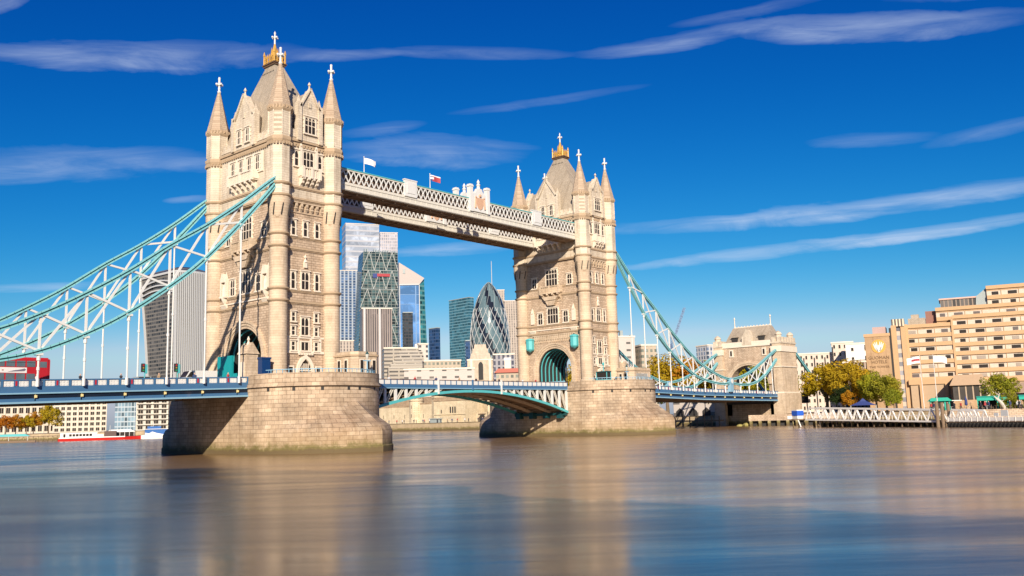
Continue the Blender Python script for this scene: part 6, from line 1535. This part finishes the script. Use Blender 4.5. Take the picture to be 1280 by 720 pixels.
mb = MB(); mb.prism([(1, 3.2), (13, 3.2), (11, 4.3), (3, 4.3)], 'y', -2.5, 2.5); mb.build('roof', M_bwh, T)
for k in range(7): MB().box(1+k*1.9, 1.15+k*1.9, -2.5, -2.38, 1.4, 3.2).build('mullion', M_bwh, T)
T = thing('tour_boat', 'blue and white tour boat with a wave-shaped stripe, nearest the granite pier', 'boat', (104.5, 252.5, 0), R(-24), 'boats moored at the far left bank')
mb = MB(); hull(mb, 18, 5.5, 0, 1.6); mb.build('hull', M_bwh, T); MB().box(1.5, 13, -2.3, 2.3, 1.7, 4.0).build('cabin', M_bblue, T)
mb = MB(); mb.prism([(1.5, 1.5), (13, 1.5), (13, 2.4), (10.5, 2.0), (8.5, 1.8), (6, 2.4), (4.4, 3.0), (3, 2.2), (1.5, 2.6)], 'y', -2.42, -2.3); mb.build('stripe', M_bwh, T)
MB().box(1, 13.4, -2.5, 2.5, 4.0, 4.2).build('roof', M_bwh, T); MB().box(2.5, 8, -1.5, 1.5, 4.2, 5.3).build('wheelhouse', M_bblue, T); MB().tube((5, 0, 5.3), (5, 0, 7.2), .08).build('mast', M_white, T)
T = thing('landing_stage', 'low pontoon with a teal canopy at the left edge of the far bank', 'landing', (62, 283, 0), R(-24)); MB().box(-6, 10, -2, 2, -.3, .8).build('hull', M_wood, T); mb = MB(); mb.prism([(-6, 2.6), (8, 2.6), (6, 3.6), (-4, 3.6)], 'y', -2, 2); mb.build('canopy', M_teal, T)
for x in (-5.5, 0, 7): MB().tube((x, -1.8, .8), (x, -1.8, 2.7), .1).build('leg', M_white, T)
T = thing('mooring_jetty', 'row of weedy timber piles and decking left of the moored boats', 'jetty', (60, 300, 0), R(-20)); mb = MB(); [mb.tube((k*1.9, 0, -1), (k*1.9, 0, 2.6), .22, n=6) for k in range(16)]; mb.build('pile', M_pm, T); MB().box(0, 29, -.5, 1.5, 2.1, 2.4).build('deck', M_wood, T)

# ================================================================ on the road deck
# double-decker bus
M_bwh_ad = plain('advert_white', (0.72, 0.70, 0.68), 0.5)
RB = road_z(40)
T = thing('double_decker_bus', 'red double-decker bus on the left span with a white advertisement band', 'bus', (-42.0, -0.35, RB), 0)
LB, WB, HB = 11.2, 2.55, 4.4
def rbody(mb, x0, x1, z0, z1, w, r_=0.12):
    h = w/2; pr = [(-h, z0), (h, z0), (h, z1-r_*2), (h-r_*.6, z1-r_*.6), (h-r_*2, z1), (-h+r_*2, z1), (-h+r_*.6, z1-r_*.6), (-h, z1-r_*2)]
    mb.prism(pr, 'x', x0, x1)
mb = MB(); rbody(mb, -LB/2, LB/2-.25, .32, HB, WB); rbody(mb, LB/2-.3, LB/2, .4, HB-.18, WB-.1); mb.build('body', M_red, T)
M_buswin = glassy('bus_window', (0.10, 0.13, 0.15), .2)
for s in (-1, 1):
    y = s*WB/2; ys = lambda a: (min(y, y+s*a), max(y, y+s*a))
    for k in range(8):
        x = -LB/2+.5+k*1.28
        if k < 7:
            q = MB().box(x, x+1.08, *ys(.02), 3.1, 3.9).build('window', M_buswin, T); MB().box(x, x+1.08, *ys(.04), 3.66, 3.71).build('window_bar', M_dark, q)
        if k < 7: MB().box(x, x+1.08, *ys(.02), 1.35, 2.2).build('window', M_buswin, T)
    MB().box(LB/2-1.35, LB/2-.45, *ys(.02), 3.05, 3.85).build('window', M_buswin, T)
    MB().box(-LB/2+.2, LB/2-3.0, *ys(.03), 2.28, 3.0).build('advert_panel', M_bwh_ad, T)
    mb = MB(); mb.prism([(LB/2-5.4, 2.42), (LB/2-3.3, 2.52), (LB/2-3.1, 2.75), (LB/2-3.3, 2.88), (LB/2-3.8, 2.74), (LB/2-4.6, 2.62)], 'y', *ys(.05)); mb.build('advert_motif', plain('grey_motif', (0.16, 0.14, 0.19), 0.6), T)
    rb_ = random.Random(4); mb = MB(); x = -LB/2+.4
    while x < LB/2-6.6: w_ = rb_.uniform(.08, .2); mb.box(x, x+w_, *ys(.05), 2.5, rb_.uniform(2.66, 2.8)); x += w_+.07
    mb.box(LB/2-6.1, LB/2-5.9, *ys(.05), 2.56, 2.7)
    mb.build('advert_lettering', plain('rust_ink', (0.35, 0.12, 0.08), 0.6), T)
MB().box(-LB/2-.02, -LB/2, -.95, .95, 3.05, 3.8).build('rear_window', M_buswin, T); MB().box(LB/2, LB/2+.02, -1.1, 1.1, 3.0, 3.85).build('front_window', M_buswin, T); MB().box(LB/2, LB/2+.02, -1.1, 1.1, 1.1, 2.3).build('windscreen', M_buswin, T)
for sx in (-1, 1):
    for s in (-1, 1):
        w = MB().tube((sx*3.2, s*(WB/2-.28), .48), (sx*3.2, s*(WB/2+.02), .48), .48, n=18).build('wheel', M_dark, T); MB().tube((sx*3.2, s*(WB/2), .48), (sx*3.2, s*(WB/2+.03), .48), .25, n=12).build('rim', M_dsteel, w)
for s in (-1, 1): MB().box(-LB/2-.03, -LB/2, s*1.0-.1, s*1.0+.1, 1.0, 1.5).build('tail_light', M_red, T)
# white van
RV = road_z(15.5)
T = thing('white_van', 'white panel van on the left span just before the nearer tower', 'van', (-15.0, -2.2, RV), PI)
mb = MB(); mb.prism([(-3.0, .35), (3.0, .35), (3.05, 1.1), (2.2, 1.35), (1.55, 2.35), (-3.0, 2.4)], 'y', -1.0, 1.0); mb.build('body', M_white, T)
mb = MB(); 
for s in (-1, 1): mb.prism([(1.1, 1.35), (2.1, 1.35), (1.5, 2.15), (1.1, 2.15)], 'y', min(s*1.0, s*1.015), max(s*1.0, s*1.015))
mb.build('side_window', M_pane, T)
mb = MB(); mb.hexa([(2.22, -.85, 1.37), (2.24, -.85, 1.4), (2.24, .85, 1.4), (2.22, .85, 1.37)], [(1.6, -.8, 2.28), (1.64, -.8, 2.3), (1.64, .8, 2.3), (1.6, .8, 2.28)]); mb.build('windscreen', M_pane, T)
for sx in (-2.0, 2.0):
    for s in (-1, 1): MB().tube((sx, s*.8, .36), (sx, s*1.02, .36), .36, n=16).build('wheel', M_dark, T)
T = thing('parked_car', 'small light grey car on the left span in front of the van', 'car', (-24.5, -3.4, road_z(24.5)), PI)
mb = MB(); mb.prism([(-2.1, .3), (2.1, .3), (2.15, .8), (1.3, .95), (.6, 1.5), (-1.2, 1.52), (-2.0, .95)], 'y', -.85, .85); mb.build('body', M_dsteel, T)
mb = MB(); [mb.prism([(-1.1, .98), (1.1, .98), (.55, 1.42), (-1.0, 1.44)], 'y', min(s*.85, s*.862), max(s*.85, s*.862)) for s in (-1, 1)]; mb.build('side_window', M_pane, T)
for sx in (-1.3, 1.3):
    for s in (-1, 1): MB().tube((sx, s*.65, .32), (sx, s*.87, .32), .32, n=14).build('wheel', M_dark, T)
# traffic signals
for k, (d, lb) in enumerate(((26.5, 'left one of two traffic signals on the left span'), (21.6, 'right one of two traffic signals on the left span'))):
    T = thing('traffic_signal', lb, 'traffic signal', (-d, -8.6, road_z(d)), 0, 'traffic signals on the left span')
    MB().tube((0, 0, 0), (0, 0, 3.1), .07).build('pole', M_teal, T); MB().box(-.45, -.1, -.2, .2, 1.9, 3.1).build('signal_head', M_dark, T); MB().box(.02, .35, -.12, .12, 1.7, 3.0).build('back_board', M_teal, T)
    for j, c_ in enumerate(((0.5, .02, .02), (.4, .25, .02), (.02, .3, .08))): MB().tube((-.28, -.22, 2.85-j*.36), (-.28, -.19, 2.85-j*.36), .11, n=10).build('lamp', plain('lens_%d' % j, c_, .3) if k == 0 else bpy.data.materials['lens_%d' % j], T)

# ================================================================ on the piers, beside the towers
def railing(name, pts, label, cat, z=11.0, h=1.15, mat=None, grp=None):
    T = thing(name, label, cat, (pts[0][0], pts[0][1], z), 0, grp); O = (pts[0][0], pts[0][1], z); mb = MB(); pm2 = MB()
    for a, b in zip(pts, pts[1:]):
        A, B = Vector((a[0], a[1], z)), Vector((b[0], b[1], z)); L = (B-A).length; n = max(1, int(L/.35))
        mb.beam(A+Vector((0, 0, h)), B+Vector((0, 0, h)), .1); mb.beam(A+Vector((0, 0, .15)), B+Vector((0, 0, .15)), .08)
        for k in range(n): q = A+(B-A)*k/n; mb.beam(q, q+Vector((0, 0, h)), .03)
        MB().beam(A, A+Vector((0, 0, h+.05)), .09).build('post', mat or M_lblue, T, O)
    mb.build('bars', mat or M_lblue, T, O); return T
for X, who in ((0, 'nearer'), (82.3, 'farther')):
    P = [(X+x*.93, y*.975, 0) for x, y in pier_plan(11)]
    railing('pier_railing', P[2:31], 'pale blue railing round the %s pier in front of the stone tower' % who, 'railing', 11.75, .75, grp='railings round the piers')
# cabin on the nearer pier (bridge master's cabin)
def cabin(cx, cy, lx, ly, h, label, nw, z=11.0):
    T = thing('stone_cabin', label, 'cabin', (cx, cy, z), 0, 'stone cabins on the piers')
    c = .9; pts = [(-lx/2+c, -ly/2), (lx/2-c, -ly/2), (lx/2, -ly/2+c), (lx/2, ly/2), (-lx/2, ly/2), (-lx/2, -ly/2+c)]
    MB().prism(pts, 'z', 0, h).build('wall', M_ash, T); g = [(x*1.06, y*1.06) for x, y in pts]
    MB().prism(g, 'z', h, h+.3).build('cornice', M_string, T); MB().prism([(x*1.0, y*1.0) for x, y in pts], 'z', h+.3, h+.75).build('parapet', M_ash, T)
    for k in range(nw):
        x = -lx/2+c+(lx-2*c)*(k+.5)/nw
        w = MB().box(x-.45, x+.45, -ly/2-.08, -ly/2+.02, .9, h-.5).build('window', M_port, T); MB().box(x-.3, x+.3, -ly/2-.11, -ly/2-.05, 1.05, h-.65).build('pane', M_pane, w)
    for y in (-ly*.1, ly*.25):
        for s in (-1, 1): w = MB().box(min(s*lx/2, s*(lx/2+.08)), max(s*lx/2, s*(lx/2+.08)), y-.45, y+.45, .9, h-.5).build('window', M_port, T); MB().box(min(s*(lx/2+.05), s*(lx/2+.11)), max(s*(lx/2+.05), s*(lx/2+.11)), y-.3, y+.3, 1.05, h-.65).build('pane', M_pane, w)
    return T
cabin(6.6, -14.6, 5.6, 5.0, 3.9, 'stone cabin with tall windows on the nearer pier, right of the tower door', 3)
cabin(87.5, -15.2, 8.4, 4.2, 3.2, 'long low stone cabin with a barred window on the farther pier', 1)
T = bpy.data.objects['stone_cabin.001']; w = MB().box(-2.6, 1.8, -2.2, -2.1, .9, 2.6).build('barred_window', M_pane, T); mb = MB(); [mb.box(-2.6+k*.44, -2.5+k*.44, -2.26, -2.2, .9, 2.6) for k in range(11)]; mb.build('bar', M_white, w)
# stone gate piers and lamp columns
def gatepier(x, y, label):
    T = thing('gate_pier', label, 'gate pier', (x, y, 11.0), 0, 'gabled stone gate piers beside the road arches')
    MB().box(-1.0, 1.0, -1.1, 1.1, 0, 4.2).build('shaft', M_ash, T); mb = MB(); mb.prism([(-1.25, 4.2), (1.25, 4.2), (0, 6.0)], 'y', -1.2, 1.2); mb.prism([(-1.3, 4.2), (1.3, 4.2), (0, 5.6)], 'x', -1.1, 1.1); mb.build('gable', M_ash, T)
    MB().lathe([(.3, 5.7), (.12, 6.3), (.25, 6.5), (.03, 7.0)], 6, 0, 0).build('finial', M_port, T); [MB().box(min(s*1.0, s*1.12), max(s*1.0, s*1.12), -.5, .5, .6, 3.0).build('panel', M_port, T) for s in (-1, 1)]
gatepier(-10.0, -8.6, 'gabled stone gate pier at the nearer tower, right of its road arch'); gatepier(92.3, -8.6, 'gabled stone gate pier on the far side of the farther tower')
o = MB().box(-.75, .75, -.55, .55, 0, 3.4).box(-.85, .85, -.65, .65, 3.4, 3.65).build('blue_kiosk', plain('kiosk_blue', (0.004, 0.035, 0.13), 0.4), loc=(-8.4, -10.5, 11.0)); tag(o, 'dark blue kiosk box between the gate pier and the nearer tower turret', 'kiosk')
T = thing('works_hoarding', 'teal hoarding and gates across the road arch of the nearer tower', 'hoarding', (-5.8, 3.6, 11.0))
MB().box(-.25, .1, -1.2, 3.2, 0, 4.9).build('tall_panel', plain('bright_teal', (0.008, 0.27, 0.29), 0.45), T)
for k in range(5): MB().box(-.15, .05, -1.3-(k+1)*1.25, -1.36-k*1.25, 0, 1.9).build('gate_panel', bpy.data.materials['bright_teal'], T)
T = thing('teal_barrier', 'teal panelled barrier across the left of the farther tower road arch', 'barrier', (76.0, 4.0, 10.95)); [MB().box(-.1, .1, -k*1.1-1.05, -k*1.1, 0, 1.5).build('panel', M_lblue, T) for k in range(7)]
def lamp(x, y, label, h=3.9, z=11.0):
    T = thing('lamp_column', label, 'street lamp', (x, y, z), 0, 'lamp columns on the piers')
    MB().lathe([(.3, 0), (.16, .5), (.11, .9), (.09, h-.9)], 10, 0, 0).build('column', M_lblue, T); MB().beam((-.75, 0, h-1.0), (.75, 0, h-1.0), .1, .16).build('bracket', M_lblue, T)
    l = MB().lathe([(.12, h-.8), (.28, h-.2), (.3, h), (.1, h+.35), (.03, h+.6)], 8, 0, 0).build('lantern', glassy('lantern_glass', (0.5, 0.5, 0.45), .2) if 'lantern_glass' not in bpy.data.materials else bpy.data.materials['lantern_glass'], T); MB().lathe([(.32, h), (.1, h+.38), (.03, h+.7)], 8, 0, 0).build('lantern_cap', M_dteal, l)
lamp(3.8, -20.3, 'pale blue lamp column on the nearer pier before the tower door'); lamp(80.8, -17.5, 'lamp column on the farther pier, left of the long stone cabin'); lamp(-6.6, -17.5, 'lamp column on the nearer pier, below the corner turret') if False else None
# teal signal cabin at the midstream corner of the nearer pier
for X, Y_, who in ((10.0, -9.2, 'nearer pier, at the left end of the lifting leaf'), (78.2, -13.0, 'farther pier, before the door of the tower')):
    T = thing('control_post', 'teal iron control platform on the '+who, 'platform', (X, Y_, 11.0), 0, 'teal control platforms on the piers')
    MB().box(-.9, .9, -1.5, 1.5, 2.9, 3.15).build('roof', M_dteal, T); MB().box(-.8, .8, -1.4, 1.4, 0, 1.3).build('panel', M_teal, T); MB().box(-.75, .75, -1.35, 1.35, 1.3, 2.9).build('glazing', M_pane, T)
    for a in (-.8, .8):
        for b in (-1.4, 1.4): MB().tube((a, b, 0), (a, b, 3.0), .09).build('post', M_teal, T)
    MB().lathe([(.12, 3.1), (.08, 4.4), (.25, 4.6), (.3, 4.9), (.05, 5.2)], 8, 0, 0).build('lamp', M_teal, T)
rp = random.Random(9)
for k in range(9):
    x = 13+k*6.3+rp.uniform(-1.5, 1.5); person(x, -6.2+rp.uniform(-.3, .3), 10.8, rp.uniform(0, 6), k, 'pedestrian crossing the lifting leaves behind the white railing', 'pedestrians between the towers')
for k in range(6):
    d = 13+k*5.5; person(-d, -7.9, road_z(d), rp.uniform(0, 6), k+2, 'pedestrian on the left span behind the blue parapet', 'pedestrians on the left span')

tree(205, 92, 26, 'y', 'yellow tree seen through the road arch of the farther tower', 'trees beyond the farther tower', 1.0)
tree(215, 98, 24, 'g', 'green tree seen through the road arch of the farther tower, behind the yellow one', 'trees beyond the farther tower', 1.0)
# warehouses and trees of the right bank beyond the picture's right edge
for x, y, lx, h, lb in ((196, -112, 34, 17, 'brick dock warehouse next to the hotel, beyond the right edge'), (178, -160, 44, 21, 'long brick dock warehouse, second beyond the hotel'), (150, -222, 46, 18, 'brick dock warehouse, farthest upstream of the camera on the right bank')):
    cbox('dock_warehouse', lb, 'warehouse', (x, y), -68, lx, 18, h, M_wh, roof=M_slate, grp='dock warehouses on the right bank')
for x, y, h, lb in ((158, -112, 9, 'green tree on the quay beyond the hotel terrace'), (150, -130, 10, 'green tree on the quay before the long dock warehouse')):
    tree(x, y, h, 'g', lb, 'quay trees beyond the hotel', 1.0)
